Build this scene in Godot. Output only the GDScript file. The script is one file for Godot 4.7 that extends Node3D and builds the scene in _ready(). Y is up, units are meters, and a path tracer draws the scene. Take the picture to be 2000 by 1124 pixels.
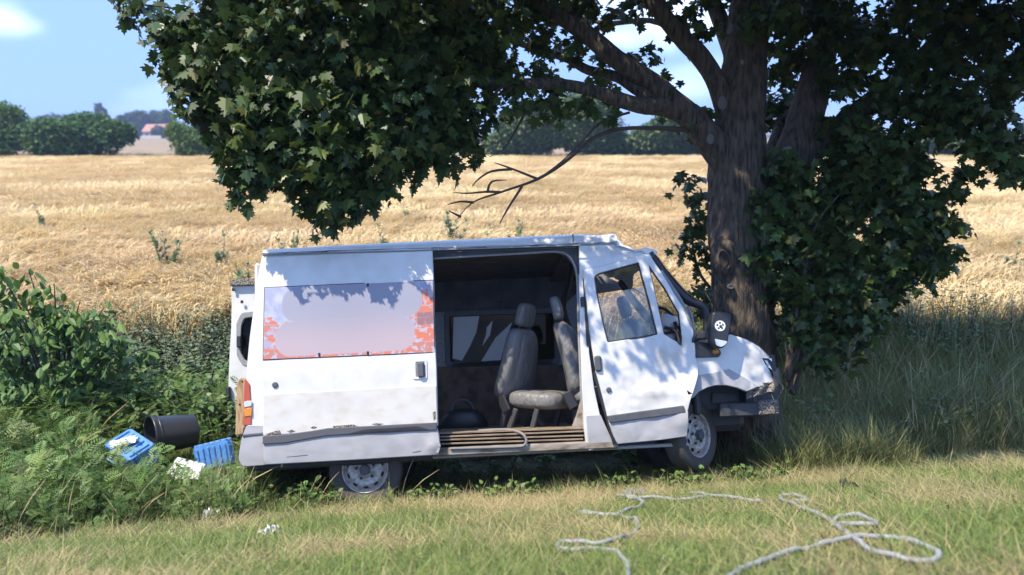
extends Node3D
# A crashed white panel van against a roadside maple, barley field behind. Units are metres, y is up; the road lies at y = 0.

var rng := RandomNumberGenerator.new()
var van: Node3D
var mats := {}
var taken := {}

func _ready():
	# camera
	var cam := Camera3D.new()
	cam.name = "camera"
	cam.fov = 41.0786
	cam.near = 0.05
	cam.far = 3000.0
	add_child(cam)
	cam.position = Vector3(0, 1.6, 0)
	cam.rotation_degrees = Vector3(-11.4568, 0, 0)
	var lens := CameraAttributesPhysical.new()
	lens.frustum_focus_distance = 7.2
	lens.frustum_focal_length = 32.03
	lens.exposure_aperture = 1.4
	lens.auto_exposure_enabled = false
	cam.attributes = lens
	cam.current = true
	# sky and air
	var we := WorldEnvironment.new()
	we.name = "world_environment"
	var env := Environment.new()
	env.background_mode = Environment.BG_SKY
	var skm := ProceduralSkyMaterial.new()
	skm.sky_top_color = Color(0.46, 0.59, 0.82)
	skm.sky_horizon_color = Color(0.49, 0.60, 0.80)
	skm.sky_curve = 0.13
	skm.ground_horizon_color = Color(0.62, 0.66, 0.68)
	skm.ground_bottom_color = Color(0.35, 0.36, 0.28)
	skm.sky_energy_multiplier = 1.0
	skm.sky_cover = cloud_cover()
	skm.sky_cover_modulate = Color(1, 1, 1, 0.5)
	var sky := Sky.new()
	sky.sky_material = skm
	env.sky = sky
	env.tonemap_mode = Environment.TONE_MAPPER_LINEAR
	env.tonemap_exposure = 2.4
	env.sdfgi_enabled = true
	env.ssao_enabled = true
	env.ssil_enabled = true
	env.fog_enabled = true
	env.fog_light_color = Color(0.72, 0.81, 0.95)
	env.fog_density = 0.0005
	we.environment = env
	add_child(we)
	# sun: high, behind the photographer's left shoulder
	var sun := DirectionalLight3D.new()
	sun.name = "sun"
	sun.light_energy = 1.0
	sun.light_color = Color(1.0, 0.955, 0.87)
	sun.light_angular_distance = 0.53
	sun.shadow_enabled = true
	add_child(sun)
	sun.look_at_from_position(Vector3.ZERO, Vector3(0.48, -1.0, -0.24), Vector3.UP)

	rng.seed = 77
	make_materials()
	build_land()
	build_far()
	build_tree()
	build_van()
	build_litter()
	build_hoses()
	build_verge()
	build_weeds()
	build_crop()

# ---------------------------------------------------------------- naming
func numbered(called: String) -> String:
	if not taken.has(called):
		taken[called] = 0
		return called
	taken[called] += 1
	return "%s_%03d" % [called, taken[called]]

func tag(o: Node, label: String, category := "", group := "", kind := "") -> Node:
	if label:
		o.set_meta("label", label)
	if category:
		o.set_meta("category", category)
	if group:
		o.set_meta("group", group)
	if kind:
		o.set_meta("kind", kind)
	return o

func base(called: String, at := Vector3.ZERO) -> Node3D:
	var o := Node3D.new()
	o.name = numbered(called)
	o.position = at
	add_child(o, true)
	return o

func obj(called: String, b, material: Material, parent: Node = null) -> MeshInstance3D:
	var o := MeshInstance3D.new()
	o.name = numbered(called) if parent == null else called
	o.mesh = b.commit() if b is M else b
	o.material_override = material
	if parent == null:
		add_child(o, true)
	else:
		parent.add_child(o, true)
	return o

func many(called: String, mesh: Mesh, material: Material, where: Array, tint: Array, parent: Node = null) -> MultiMeshInstance3D:
	var mm := MultiMesh.new()
	mm.transform_format = MultiMesh.TRANSFORM_3D
	mm.use_colors = tint.size() > 0
	mm.mesh = mesh
	mm.instance_count = where.size()
	for i in where.size():
		mm.set_instance_transform(i, where[i])
	if tint.size() > 0:
		for i in where.size():
			mm.set_instance_color(i, tint[i])
	var o := MultiMeshInstance3D.new()
	o.name = numbered(called) if parent == null else called
	o.multimesh = mm
	o.material_override = material
	o.set_meta("kind", "stuff")
	if parent == null:
		add_child(o, true)
	else:
		parent.add_child(o, true)
	return o

# ---------------------------------------------------------------- mesh builder
class M:
	var v := PackedVector3Array()
	var n := PackedVector3Array()
	var uv := PackedVector2Array()
	var c := PackedColorArray()
	var ix := PackedInt32Array()
	var xf := Transform3D.IDENTITY
	var col := Color.WHITE

	func vert(p: Vector3, nn: Vector3, t := Vector2.ZERO) -> int:
		v.append(xf * p)
		n.append((xf.basis * nn).normalized())
		uv.append(t)
		c.append(col)
		return v.size() - 1

	func face(a: int, b: int, d: int):
		var g := (v[b] - v[a]).cross(v[d] - v[a])
		if g.dot(n[a] + n[b] + n[d]) > 0.0:
			ix.append(a); ix.append(d); ix.append(b)
		else:
			ix.append(a); ix.append(b); ix.append(d)

	func flat(ps: Array, out := Vector3.ZERO):
		# a flat polygon fan; out tells which side is the outside
		var g: Vector3 = (ps[1] - ps[0]).cross(ps[2] - ps[0]).normalized()
		if out != Vector3.ZERO and g.dot(out) < 0.0:
			g = -g
		var first := v.size()
		for p in ps:
			vert(p, g)
		for i in range(1, ps.size() - 1):
			face(first, first + i, first + i + 1)

	func box(ctr: Vector3, size: Vector3, bevel := 0.0, bas := Basis.IDENTITY):
		var h := size * 0.5
		var bv := minf(bevel, minf(h.x, minf(h.y, h.z)) * 0.9)
		var keep := xf
		xf = xf * Transform3D(bas, ctr)
		var ax := [Vector3.RIGHT, Vector3.UP, Vector3.BACK]
		for k in 3:
			var u: Vector3 = ax[(k + 1) % 3]
			var w: Vector3 = ax[(k + 2) % 3]
			var a: Vector3 = ax[k]
			var hu: float = h[(k + 1) % 3] - bv
			var hw: float = h[(k + 2) % 3] - bv
			for s in [-1.0, 1.0]:
				var o: Vector3 = a * h[k] * s
				flat([o - u * hu - w * hw, o + u * hu - w * hw, o + u * hu + w * hw, o - u * hu + w * hw], a * s)
			if bv > 0.0:
				for s in [-1.0, 1.0]:
					for q in [-1.0, 1.0]:
						var e1: Vector3 = u * h[(k + 1) % 3] * s + w * hw * q
						var e2: Vector3 = u * hu * s + w * h[(k + 2) % 3] * q
						var l: Vector3 = a * (h[k] - bv)
						flat([e1 - l, e1 + l, e2 + l, e2 - l], u * s + w * q)
		if bv > 0.0:
			for sx in [-1.0, 1.0]:
				for sy in [-1.0, 1.0]:
					for sz in [-1.0, 1.0]:
						flat([Vector3(h.x * sx, (h.y - bv) * sy, (h.z - bv) * sz), Vector3((h.x - bv) * sx, h.y * sy, (h.z - bv) * sz), Vector3((h.x - bv) * sx, (h.y - bv) * sy, h.z * sz)], Vector3(sx, sy, sz))
		xf = keep

	func bar(a: Vector3, b: Vector3, w: float, t: float, up := Vector3.UP, bevel := 0.004):
		var d := (b - a).normalized()
		var s := d.cross(up).normalized()
		if s.length() < 0.5:
			s = d.cross(Vector3.RIGHT).normalized()
		var q := s.cross(d)
		box((a + b) * 0.5, Vector3((b - a).length(), t, w), bevel, Basis(d, q, s))

	func tube(ps: Array, rs: Array, sides := 8, caps := true, rough := 0.0, seed_ := 1):
		var no := FastNoiseLite.new()
		no.seed = seed_
		no.frequency = 1.0
		var prev := Vector3.ZERO
		var first := v.size()
		var along := 0.0
		for i in ps.size():
			var d: Vector3 = (ps[mini(i + 1, ps.size() - 1)] - ps[maxi(i - 1, 0)]).normalized()
			if prev == Vector3.ZERO:
				prev = d.cross(Vector3(0.31, 0.2, 0.93)).normalized()
			var s := (prev - d * prev.dot(d)).normalized()
			var q := d.cross(s)
			prev = s
			if i > 0:
				along += (ps[i] - ps[i - 1]).length()
			for k in sides + 1:
				var a := TAU * k / sides
				var dir := s * cos(a) + q * sin(a)
				var r: float = rs[i]
				if rough > 0.0:
					r *= 1.0 + rough * no.get_noise_3d(cos(a) * 2.2, along * 1.6, sin(a) * 2.2) + rough * 0.5 * no.get_noise_3d(cos(a) * 7.0, along * 2.5, sin(a) * 7.0)
				vert(ps[i] + dir * r, dir, Vector2(float(k) / sides, along))
		var row := sides + 1
		for i in ps.size() - 1:
			for k in sides:
				var a := first + i * row + k
				face(a, a + 1, a + row)
				face(a + 1, a + row + 1, a + row)
		if caps:
			for e in [0, ps.size() - 1]:
				var d: Vector3 = (ps[0] - ps[1]).normalized() if e == 0 else (ps[e] - ps[e - 1]).normalized()
				var m := vert(ps[e], d)
				var f := v.size()
				for k in sides + 1:
					vert(v_at(first + e * row + k), d)
				for k in sides:
					face(m, f + k, f + k + 1)

	func v_at(i: int) -> Vector3:
		return xf.affine_inverse() * v[i]

	func lathe(prof: Array, seg := 32, bump := 0.0, bump_from := 99.0):
		# prof: Vector2(radius, height along z); turned about the z axis
		var first := v.size()
		for k in seg + 1:
			var a := TAU * k / seg
			for i in prof.size():
				var t: Vector2 = (prof[mini(i + 1, prof.size() - 1)] - prof[maxi(i - 1, 0)]).normalized()
				var nn := Vector3(cos(a) * t.y, sin(a) * t.y, -t.x)
				var r: float = prof[i].x
				if r > bump_from and k % 2 == 0:
					r -= bump
				vert(Vector3(cos(a) * r, sin(a) * r, prof[i].y), nn, Vector2(float(k) / seg, float(i) / prof.size()))
		var m := prof.size()
		for k in seg:
			for i in m - 1:
				var a := first + k * m + i
				face(a, a + 1, a + m)
				face(a + 1, a + m + 1, a + m)

	func cushion(h: Vector3, e1 := 0.5, e2 := 0.5, taper := 0.0, bend := 0.0, nu := 28, nv := 16):
		# a rounded block: half sizes h, exponents below 1 are boxier; taper narrows it towards +y, bend bows it along z
		var first := v.size()
		for j in nv + 1:
			var b := -PI / 2 + PI * j / nv
			for i in nu + 1:
				var a := TAU * i / nu
				var cb := pow(absf(cos(b)), e1)
				var sb := signf(sin(b)) * pow(absf(sin(b)), e1)
				var p := Vector3(h.x * cb * signf(cos(a)) * pow(absf(cos(a)), e2), h.y * sb, h.z * cb * signf(sin(a)) * pow(absf(sin(a)), e2))
				var nn := Vector3(signf(cos(a)) * pow(absf(cos(b)), 2.0 - e1) * pow(absf(cos(a)), 2.0 - e2) / h.x, signf(sin(b)) * pow(absf(sin(b)), 2.0 - e1) / h.y, signf(sin(a)) * pow(absf(cos(b)), 2.0 - e1) * pow(absf(sin(a)), 2.0 - e2) / h.z)
				p.x *= 1.0 - taper * (p.y / h.y)
				p.z += bend * (1.0 - (p.y / h.y) * (p.y / h.y))
				vert(p, nn.normalized() if nn.length() > 1e-6 else Vector3(0, sb, 0), Vector2(float(i) / nu, float(j) / nv))
		for j in nv:
			for i in nu:
				var a := first + j * (nu + 1) + i
				face(a, a + 1, a + nu + 1)
				face(a + 1, a + nu + 2, a + nu + 1)

	func grid(pts: Array, cols: int, out: Vector3):
		# a smooth grid of points, row after row
		var first := v.size()
		var rows := pts.size() / cols
		for j in rows:
			for i in cols:
				var du: Vector3 = pts[j * cols + mini(i + 1, cols - 1)] - pts[j * cols + maxi(i - 1, 0)]
				var dv: Vector3 = pts[mini(j + 1, rows - 1) * cols + i] - pts[maxi(j - 1, 0) * cols + i]
				var nn := du.cross(dv).normalized()
				if nn.dot(out) < 0.0:
					nn = -nn
				vert(pts[j * cols + i], nn, Vector2(float(i) / (cols - 1), float(j) / (rows - 1)))
		for j in rows - 1:
			for i in cols - 1:
				var a := first + j * cols + i
				face(a, a + 1, a + cols)
				face(a + 1, a + cols + 1, a + cols)

	func sheet(loops: Array, zf: Callable, t := 0.012, step := 0.08, edge := 0.004):
		# pressed metal: loops[0] is the outline in x and y, the others are openings; zf gives z; t is the thickness
		var pts := PackedVector2Array()
		var rings := []
		for lp in loops:
			var ring := PackedVector2Array()
			for i in lp.size():
				var a: Vector2 = lp[i]
				var b: Vector2 = lp[(i + 1) % lp.size()]
				var k := maxi(1, int(ceil(a.distance_to(b) / (step * 0.5))))
				for q in k:
					ring.append(a.lerp(b, float(q) / k))
			rings.append(ring)
			pts.append_array(ring)
		var lo := pts[0]
		var hi := pts[0]
		for p in pts:
			lo = lo.min(p)
			hi = hi.max(p)
		var edges := pts.duplicate()
		var y := lo.y + step * 0.5
		var odd := 0
		while y < hi.y:
			var x := lo.x + step * (0.5 if odd % 2 == 0 else 0.27)
			while x < hi.x:
				var p := Vector2(x, y + (step * 0.07 if odd % 3 == 0 else 0.0))
				if inside(p, rings):
					var ok := true
					for e in edges:
						if e.distance_squared_to(p) < step * step * 0.16:
							ok = false
							break
					if ok:
						pts.append(p)
				x += step
			y += step * 0.87
			odd += 1
		var tri := Geometry2D.triangulate_delaunay(pts)
		var size := hi - lo
		var f0 := v.size()
		for p in pts:
			var z: float = zf.call(p.x, p.y)
			var zx: float = zf.call(p.x + 0.003, p.y)
			var zy: float = zf.call(p.x, p.y + 0.003)
			vert(Vector3(p.x, p.y, z), Vector3(-(zx - z) / 0.003, -(zy - z) / 0.003, 1.0), Vector2((p.x - lo.x) / size.x, (hi.y - p.y) / size.y))
		var b0 := v.size()
		for i in pts.size():
			var p := pts[i]
			var q := v_at(f0 + i)
			vert(Vector3(p.x, p.y, q.z - t), -(xf.basis.inverse() * n[f0 + i]))
		for i in range(0, tri.size(), 3):
			var m := (pts[tri[i]] + pts[tri[i + 1]] + pts[tri[i + 2]]) / 3.0
			if inside(m, rings):
				face(f0 + tri[i], f0 + tri[i + 1], f0 + tri[i + 2])
				face(b0 + tri[i], b0 + tri[i + 1], b0 + tri[i + 2])
		for r in rings.size():
			var ring: PackedVector2Array = rings[r]
			var area := 0.0
			for i in ring.size():
				area += ring[i].cross(ring[(i + 1) % ring.size()])
			var s := (1.0 if area > 0.0 else -1.0) * (1.0 if r == 0 else -1.0)
			var m := ring.size()
			var outs := []
			for i in m:
				var tn := ring[(i + 1) % m] - ring[(i + m - 1) % m]
				outs.append(Vector3(tn.y, -tn.x, 0).normalized() * s)
			var k0 := v.size()
			for i in m:
				var z: float = zf.call(ring[i].x, ring[i].y)
				var p := Vector3(ring[i].x, ring[i].y, z)
				vert(p, Vector3(0, 0, 1) + outs[i] * 0.3)
				vert(p + outs[i] * edge - Vector3(0, 0, edge), outs[i] + Vector3(0, 0, 0.3))
				vert(p + outs[i] * edge - Vector3(0, 0, t), outs[i])
			for i in m:
				var a := k0 + i * 3
				var b := k0 + ((i + 1) % m) * 3
				for k in 2:
					face(a + k, b + k, a + k + 1)
					face(b + k, b + k + 1, a + k + 1)

	func inside(p: Vector2, rings: Array) -> bool:
		if not Geometry2D.is_point_in_polygon(p, rings[0]):
			return false
		for i in range(1, rings.size()):
			if Geometry2D.is_point_in_polygon(p, rings[i]):
				return false
		return true

	func commit() -> ArrayMesh:
		var a := []
		a.resize(Mesh.ARRAY_MAX)
		a[Mesh.ARRAY_VERTEX] = v
		a[Mesh.ARRAY_NORMAL] = n
		a[Mesh.ARRAY_TEX_UV] = uv
		a[Mesh.ARRAY_COLOR] = c
		a[Mesh.ARRAY_INDEX] = ix
		var m := ArrayMesh.new()
		m.add_surface_from_arrays(Mesh.PRIMITIVE_TRIANGLES, a)
		return m

func rounded(ps: PackedVector2Array, r: float, k := 5) -> PackedVector2Array:
	var out := PackedVector2Array()
	var m := ps.size()
	for i in m:
		var p := ps[i]
		var a := ps[(i + m - 1) % m]
		var b := ps[(i + 1) % m]
		var q := minf(r, minf(p.distance_to(a), p.distance_to(b)) * 0.45)
		var s := p + (a - p).normalized() * q
		var e := p + (b - p).normalized() * q
		for j in k + 1:
			var t := float(j) / k
			out.append(s.lerp(p, t).lerp(p.lerp(e, t), t))
	return out

func oval(ctr: Vector2, rx: float, ry: float, k := 20) -> PackedVector2Array:
	var out := PackedVector2Array()
	for i in k:
		out.append(ctr + Vector2(cos(TAU * i / k) * rx, sin(TAU * i / k) * ry))
	return out

func curve(ps: Array, k := 4) -> Array:
	# Catmull-Rom through the points
	var out := []
	for i in ps.size() - 1:
		var a: Vector3 = ps[maxi(i - 1, 0)]
		var b: Vector3 = ps[i]
		var c: Vector3 = ps[i + 1]
		var d: Vector3 = ps[mini(i + 2, ps.size() - 1)]
		for j in k:
			out.append(b.cubic_interpolate(c, a, d, float(j) / k))
	out.append(ps[-1])
	return out

func ramp(rs: Array, total: int) -> Array:
	var out := []
	for i in total:
		var t := float(i) / (total - 1) * (rs.size() - 1)
		var k := mini(int(t), rs.size() - 2)
		out.append(lerpf(rs[k], rs[k + 1], t - k))
	return out

# ---------------------------------------------------------------- materials
func lin(r: float, g: float, b: float) -> Color:
	return Color(r, g, b).linear_to_srgb()

func mat(called: String, c: Color, rough := 0.7, metal := 0.0) -> StandardMaterial3D:
	var m := StandardMaterial3D.new()
	m.resource_name = called
	m.albedo_color = c
	m.roughness = rough
	m.metallic = metal
	mats[called] = m
	return m

func noise_tex(freq: float, stops: Array, seed_ := 1, kind := FastNoiseLite.TYPE_SIMPLEX_SMOOTH, octaves := 4, size := 512) -> NoiseTexture2D:
	var no := FastNoiseLite.new()
	no.seed = seed_
	no.noise_type = kind
	no.frequency = freq
	no.fractal_octaves = octaves
	var t := NoiseTexture2D.new()
	t.width = size
	t.height = size
	t.seamless = true
	t.noise = no
	if stops.size() > 0:
		var g := Gradient.new()
		g.offsets = PackedFloat32Array([])
		var offs := PackedFloat32Array()
		var cols := PackedColorArray()
		for s in stops:
			offs.append(s[0])
			cols.append(s[1])
		g.offsets = offs
		g.colors = cols
		t.color_ramp = g
	return t

func tri(m: StandardMaterial3D, scale: Vector3, world := false) -> StandardMaterial3D:
	m.uv1_triplanar = true
	m.uv1_world_triplanar = world
	m.uv1_scale = scale
	return m

func grey(x: float) -> Color:
	return Color(x, x, x)

func make_materials():
	var m := mat("white_paint", lin(0.65, 0.64, 0.61), 0.36)
	m.albedo_texture = noise_tex(0.012, [[0.0, Color(0.95, 0.94, 0.92)], [0.42, Color(0.985, 0.98, 0.97)], [0.6, grey(1.0)], [1.0, grey(1.0)]], 5)
	m.roughness_texture = noise_tex(0.02, [[0.0, grey(0.75)], [0.6, grey(1.0)], [1.0, grey(1.0)]], 8)
	m.clearcoat_enabled = true
	m.clearcoat = 0.6
	m.clearcoat_roughness = 0.08
	tri(m, Vector3(0.7, 0.7, 0.7))
	m = mat("dirty_paint", lin(0.62, 0.605, 0.57), 0.5)
	m.albedo_texture = noise_tex(0.009, [[0.0, Color(0.93, 0.90, 0.855)], [0.30, Color(0.965, 0.95, 0.93)], [0.6, Color(0.985, 0.98, 0.97)], [1.0, grey(1.0)]], 31, FastNoiseLite.TYPE_SIMPLEX_SMOOTH, 6)
	tri(m, Vector3(1.0, 1.5, 1.0))
	m = mat("grey_cladding", lin(0.40, 0.395, 0.41), 0.48)
	m.albedo_texture = noise_tex(0.012, [[0.0, Color(0.92, 0.91, 0.89)], [0.5, Color(0.97, 0.97, 0.97)], [1.0, grey(1.0)]], 12)
	tri(m, Vector3(0.6, 1.4, 0.6))
	m = mat("trim_grey", lin(0.085, 0.087, 0.095), 0.55)
	m = mat("black_plastic", lin(0.022, 0.022, 0.024), 0.42)
	m = mat("rubber", lin(0.032, 0.031, 0.030), 0.8)
	m.albedo_texture = noise_tex(0.02, [[0.0, Color(0.75, 0.72, 0.7)], [1.0, Color(1, 0.97, 0.93)]], 41)
	tri(m, Vector3(2, 2, 2))
	m = mat("dusty_rubber", lin(0.075, 0.066, 0.058), 0.9)
	m = mat("steel_rim", lin(0.62, 0.60, 0.57), 0.42, 0.25)
	m.albedo_texture = noise_tex(0.02, [[0.0, Color(0.5, 0.42, 0.36)], [0.35, Color(0.85, 0.82, 0.8)], [1.0, grey(1.0)]], 15)
	tri(m, Vector3(2, 2, 2))
	m = mat("dark_metal", lin(0.06, 0.06, 0.062), 0.6, 0.2)
	m = mat("rusty_metal", lin(0.32, 0.29, 0.25), 0.7, 0.2)
	m.albedo_texture = noise_tex(0.03, [[0.0, Color(0.16, 0.1, 0.07)], [0.42, Color(0.5, 0.42, 0.36)], [0.55, grey(0.95)], [1.0, grey(1.0)]], 19, FastNoiseLite.TYPE_SIMPLEX_SMOOTH, 5)
	tri(m, Vector3(3, 3, 3))
	m = mat("inside_dark", lin(0.10, 0.098, 0.098), 0.85)
	m.albedo_texture = noise_tex(0.01, [[0.0, grey(0.7)], [1.0, grey(1.0)]], 6)
	tri(m, Vector3(0.8, 0.8, 0.8))
	m = mat("inside_grey", lin(0.30, 0.30, 0.31), 0.6)
	m.albedo_texture = noise_tex(0.03, [[0.0, grey(0.8)], [0.5, grey(0.93)], [1.0, grey(1.0)]], 61)
	tri(m, Vector3(1.5, 1.5, 1.5))
	m = mat("hardboard", lin(0.15, 0.10, 0.07), 0.75)
	m.albedo_texture = noise_tex(0.01, [[0.0, grey(0.55)], [0.6, grey(0.95)], [1.0, grey(1.0)]], 62)
	tri(m, Vector3(0.9, 0.9, 0.9))
	m = mat("plywood", lin(0.33, 0.26, 0.19), 0.75)
	m.albedo_texture = noise_tex(0.02, [[0.0, Color(0.5, 0.45, 0.4)], [0.5, Color(0.9, 0.88, 0.85)], [1.0, grey(1.0)]], 22)
	tri(m, Vector3(0.5, 9, 0.5))
	m = mat("sill_metal", lin(0.36, 0.33, 0.29), 0.55)
	m.albedo_texture = noise_tex(0.012, [[0.0, Color(0.5, 0.42, 0.34)], [0.5, Color(0.85, 0.82, 0.78)], [1.0, grey(1.0)]], 23)
	tri(m, Vector3(0.7, 2, 0.7))
	m = mat("seat_vinyl", lin(0.165, 0.160, 0.155), 0.5)
	m.heightmap_enabled = true
	m.heightmap_texture = noise_tex(0.01, [], 25, FastNoiseLite.TYPE_SIMPLEX_SMOOTH, 3)
	m.heightmap_scale = 1.6
	tri(m, Vector3(2, 1, 2))
	m = mat("tinted_glass", Color(0.02, 0.024, 0.028, 0.86), 0.04)
	m.transparency = BaseMaterial3D.TRANSPARENCY_ALPHA
	m.metallic_specular = 0.22
	m = mat("clear_glass", Color(0.46, 0.52, 0.56, 0.24), 0.05)
	m.transparency = BaseMaterial3D.TRANSPARENCY_ALPHA
	m = mat("pale_patch", lin(0.6, 0.6, 0.6), 0.6)
	m = mat("amber", lin(0.62, 0.23, 0.03), 0.25)
	m = mat("red_lens", lin(0.42, 0.085, 0.04), 0.25)
	m = mat("sunlit_tan", lin(0.42, 0.27, 0.14), 0.6)  # sunlit tone of the lamp edge put into the colour
	m.albedo_texture = noise_tex(0.02, [[0.0, Color(0.7, 0.62, 0.55)], [0.6, grey(1.0)], [1.0, grey(1.0)]], 27)
	tri(m, Vector3(3, 0.6, 3))
	m = mat("clear_lens", lin(0.62, 0.64, 0.66), 0.12, 0.3)
	m = mat("white_sticker", lin(0.72, 0.72, 0.72), 0.5)
	m = mat("bag_white", lin(0.74, 0.73, 0.72), 0.75)
	m = mat("bucket_black", lin(0.022, 0.022, 0.024), 0.38)
	m.albedo_texture = noise_tex(0.02, [[0.0, grey(1.0)], [0.5, grey(1.1)], [1.0, Color(2.6, 2.5, 2.3)]], 28)
	tri(m, Vector3(2, 2, 2))
	m = mat("blue_plastic", lin(0.085, 0.24, 0.52), 0.5)
	m.albedo_texture = noise_tex(0.02, [[0.0, Color(0.75, 0.8, 0.85)], [0.6, grey(1.0)], [1.0, grey(1.0)]], 29)
	tri(m, Vector3(2, 2, 2))
	m = mat("hose_grey", lin(0.36, 0.37, 0.38), 0.5)
	m.albedo_texture = noise_tex(0.05, [[0.0, grey(0.6)], [0.5, grey(0.92)], [1.0, grey(1.0)]], 30)
	tri(m, Vector3(4, 4, 4), true)
	m = mat("cable_grey", lin(0.20, 0.19, 0.18), 0.6)
	m = mat("straw_twig", lin(0.40, 0.32, 0.20), 0.85)
	m = mat("black_rag", lin(0.02, 0.02, 0.024), 0.8)
	# bark
	m = mat("bark", lin(0.125, 0.098, 0.072), 0.92)
	m.albedo_texture = noise_tex(0.014, [[0.0, grey(0.28)], [0.36, grey(0.62)], [0.55, grey(0.9)], [0.8, Color(1.0, 0.97, 0.94)], [1.0, Color(1.35, 1.32, 1.26)]], 3, FastNoiseLite.TYPE_SIMPLEX_SMOOTH, 5)
	m.heightmap_enabled = true
	m.heightmap_texture = noise_tex(0.016, [], 4, FastNoiseLite.TYPE_SIMPLEX_SMOOTH, 5)
	m.heightmap_scale = 4.0
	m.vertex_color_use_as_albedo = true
	tri(m, Vector3(2.6, 0.55, 2.6), true)
	m = mat("cut_wood", lin(0.18, 0.16, 0.14), 0.9)
	m = mat("knot_wood", lin(0.145, 0.115, 0.092), 0.92)
	m.albedo_texture = noise_tex(0.03, [[0.0, grey(0.45)], [0.6, grey(0.95)], [1.0, grey(1.1)]], 44)
	tri(m, Vector3(5, 3, 5))
	m = mat("scar_dark", lin(0.03, 0.022, 0.018), 0.9)
	m = mat("dead_twig", lin(0.075, 0.058, 0.045), 0.9)
	# foliage
	for f in [["maple_leaf", 0.40, 0.42], ["grass_blade", 0.5, 0.36], ["weed_leaf", 0.5, 0.45], ["straw", 0.6, 0.5], ["far_leaf", 0.7, 0.4]]:
		m = mat(f[0], Color.WHITE, f[1])
		m.vertex_color_use_as_albedo = true
		m.backlight_enabled = true
		m.backlight = Color(f[2], f[2], f[2]).linear_to_srgb()
		m.metallic_specular = 0.4
	# land
	m = mat("soil", lin(0.085, 0.072, 0.042), 0.95)
	m.albedo_texture = noise_tex(0.02, [[0.0, Color(0.5, 0.5, 0.45)], [0.5, Color(0.85, 0.9, 0.75)], [1.0, Color(1.15, 1.1, 1.0)]], 51, FastNoiseLite.TYPE_SIMPLEX_SMOOTH, 5)
	m.heightmap_enabled = true
	m.heightmap_texture = noise_tex(0.03, [], 52, FastNoiseLite.TYPE_SIMPLEX_SMOOTH, 5)
	m.heightmap_scale = 2.0
	tri(m, Vector3(0.6, 0.6, 0.6), true)
	m = mat("crop_floor", lin(0.40, 0.29, 0.125), 0.95)
	m.albedo_texture = noise_tex(0.05, [[0.0, grey(0.6)], [0.5, grey(0.9)], [1.0, grey(1.1)]], 53, FastNoiseLite.TYPE_SIMPLEX_SMOOTH, 5)
	tri(m, Vector3(0.8, 0.8, 0.8), true)
	m = mat("far_field", lin(0.30, 0.22, 0.13), 0.95)
	m.albedo_texture = noise_tex(0.02, [[0.0, grey(0.75)], [1.0, grey(1.05)]], 54)
	tri(m, Vector3(0.02, 0.02, 0.02), true)
	m = mat("asphalt", lin(0.05, 0.05, 0.052), 0.9)
	m = mat("house_wall", lin(0.62, 0.58, 0.50), 0.9)
	m = mat("house_wall_pink", lin(0.55, 0.42, 0.36), 0.9)
	m = mat("roof_red", lin(0.22, 0.09, 0.075), 0.85)
	m = mat("roof_pink", lin(0.38, 0.20, 0.15), 0.85)
	m = mat("roof_slate", lin(0.07, 0.07, 0.10), 0.8)
	m = mat("window_dark", lin(0.04, 0.045, 0.05), 0.2)

func cloud_cover() -> ImageTexture:
	# fair-weather puffs over the whole sky, more of them added overhead as whitish fill
	var no := FastNoiseLite.new()
	no.seed = 9
	no.frequency = 2.1
	no.fractal_octaves = 5
	var im := Image.create(1024, 512, false, Image.FORMAT_RGBA8)
	for j in 512:
		var el := PI * (0.5 - (j + 0.5) / 512.0)
		for i in 1024:
			var a := 0.0
			if el > 0.0:
				var az := TAU * (i + 0.5) / 1024.0
				var p := Vector3(cos(az) * cos(el), sin(el) * 2.6, sin(az) * cos(el))
				a = clampf((no.get_noise_3dv(p * 1.7) - 0.07) * 2.2, 0.0, 1.0) * clampf(el * 9.0, 0.0, 1.0)
			im.set_pixel(i, j, Color(0.93, 0.95, 1.0, a))
	return ImageTexture.create_from_image(im)

# ---------------------------------------------------------------- the land
func sstep(a: float, b: float, x: float) -> float:
	var t := clampf((x - a) / (b - a), 0.0, 1.0)
	return t * t * (3.0 - 2.0 * t)

func smax(a: float, b: float, k: float) -> float:
	var h := maxf(k - absf(a - b), 0.0) / k
	return maxf(a, b) + h * h * k * 0.25

func ground_y(x: float, z: float) -> float:
	# the road bank falls at about twenty degrees to a shallow ditch, then the field
	var p := 0.711 + 0.0621 * clampf(x, -4.0, 6.0) + 0.3635 * z
	p = -smax(-p, 0.0, 0.5)
	var fl := -1.78 - 0.37 * sstep(-2.0, -1.0, x) + 0.3 * sstep(3.2, 4.6, x)
	var y := smax(p, fl, 0.3)
	return y + (-1.65 - y) * sstep(8.9, 10.6, -z)

func on_ground(x: float, z: float, lift := 0.0) -> Vector3:
	return Vector3(x, ground_y(x, z) + lift, z)

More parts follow.
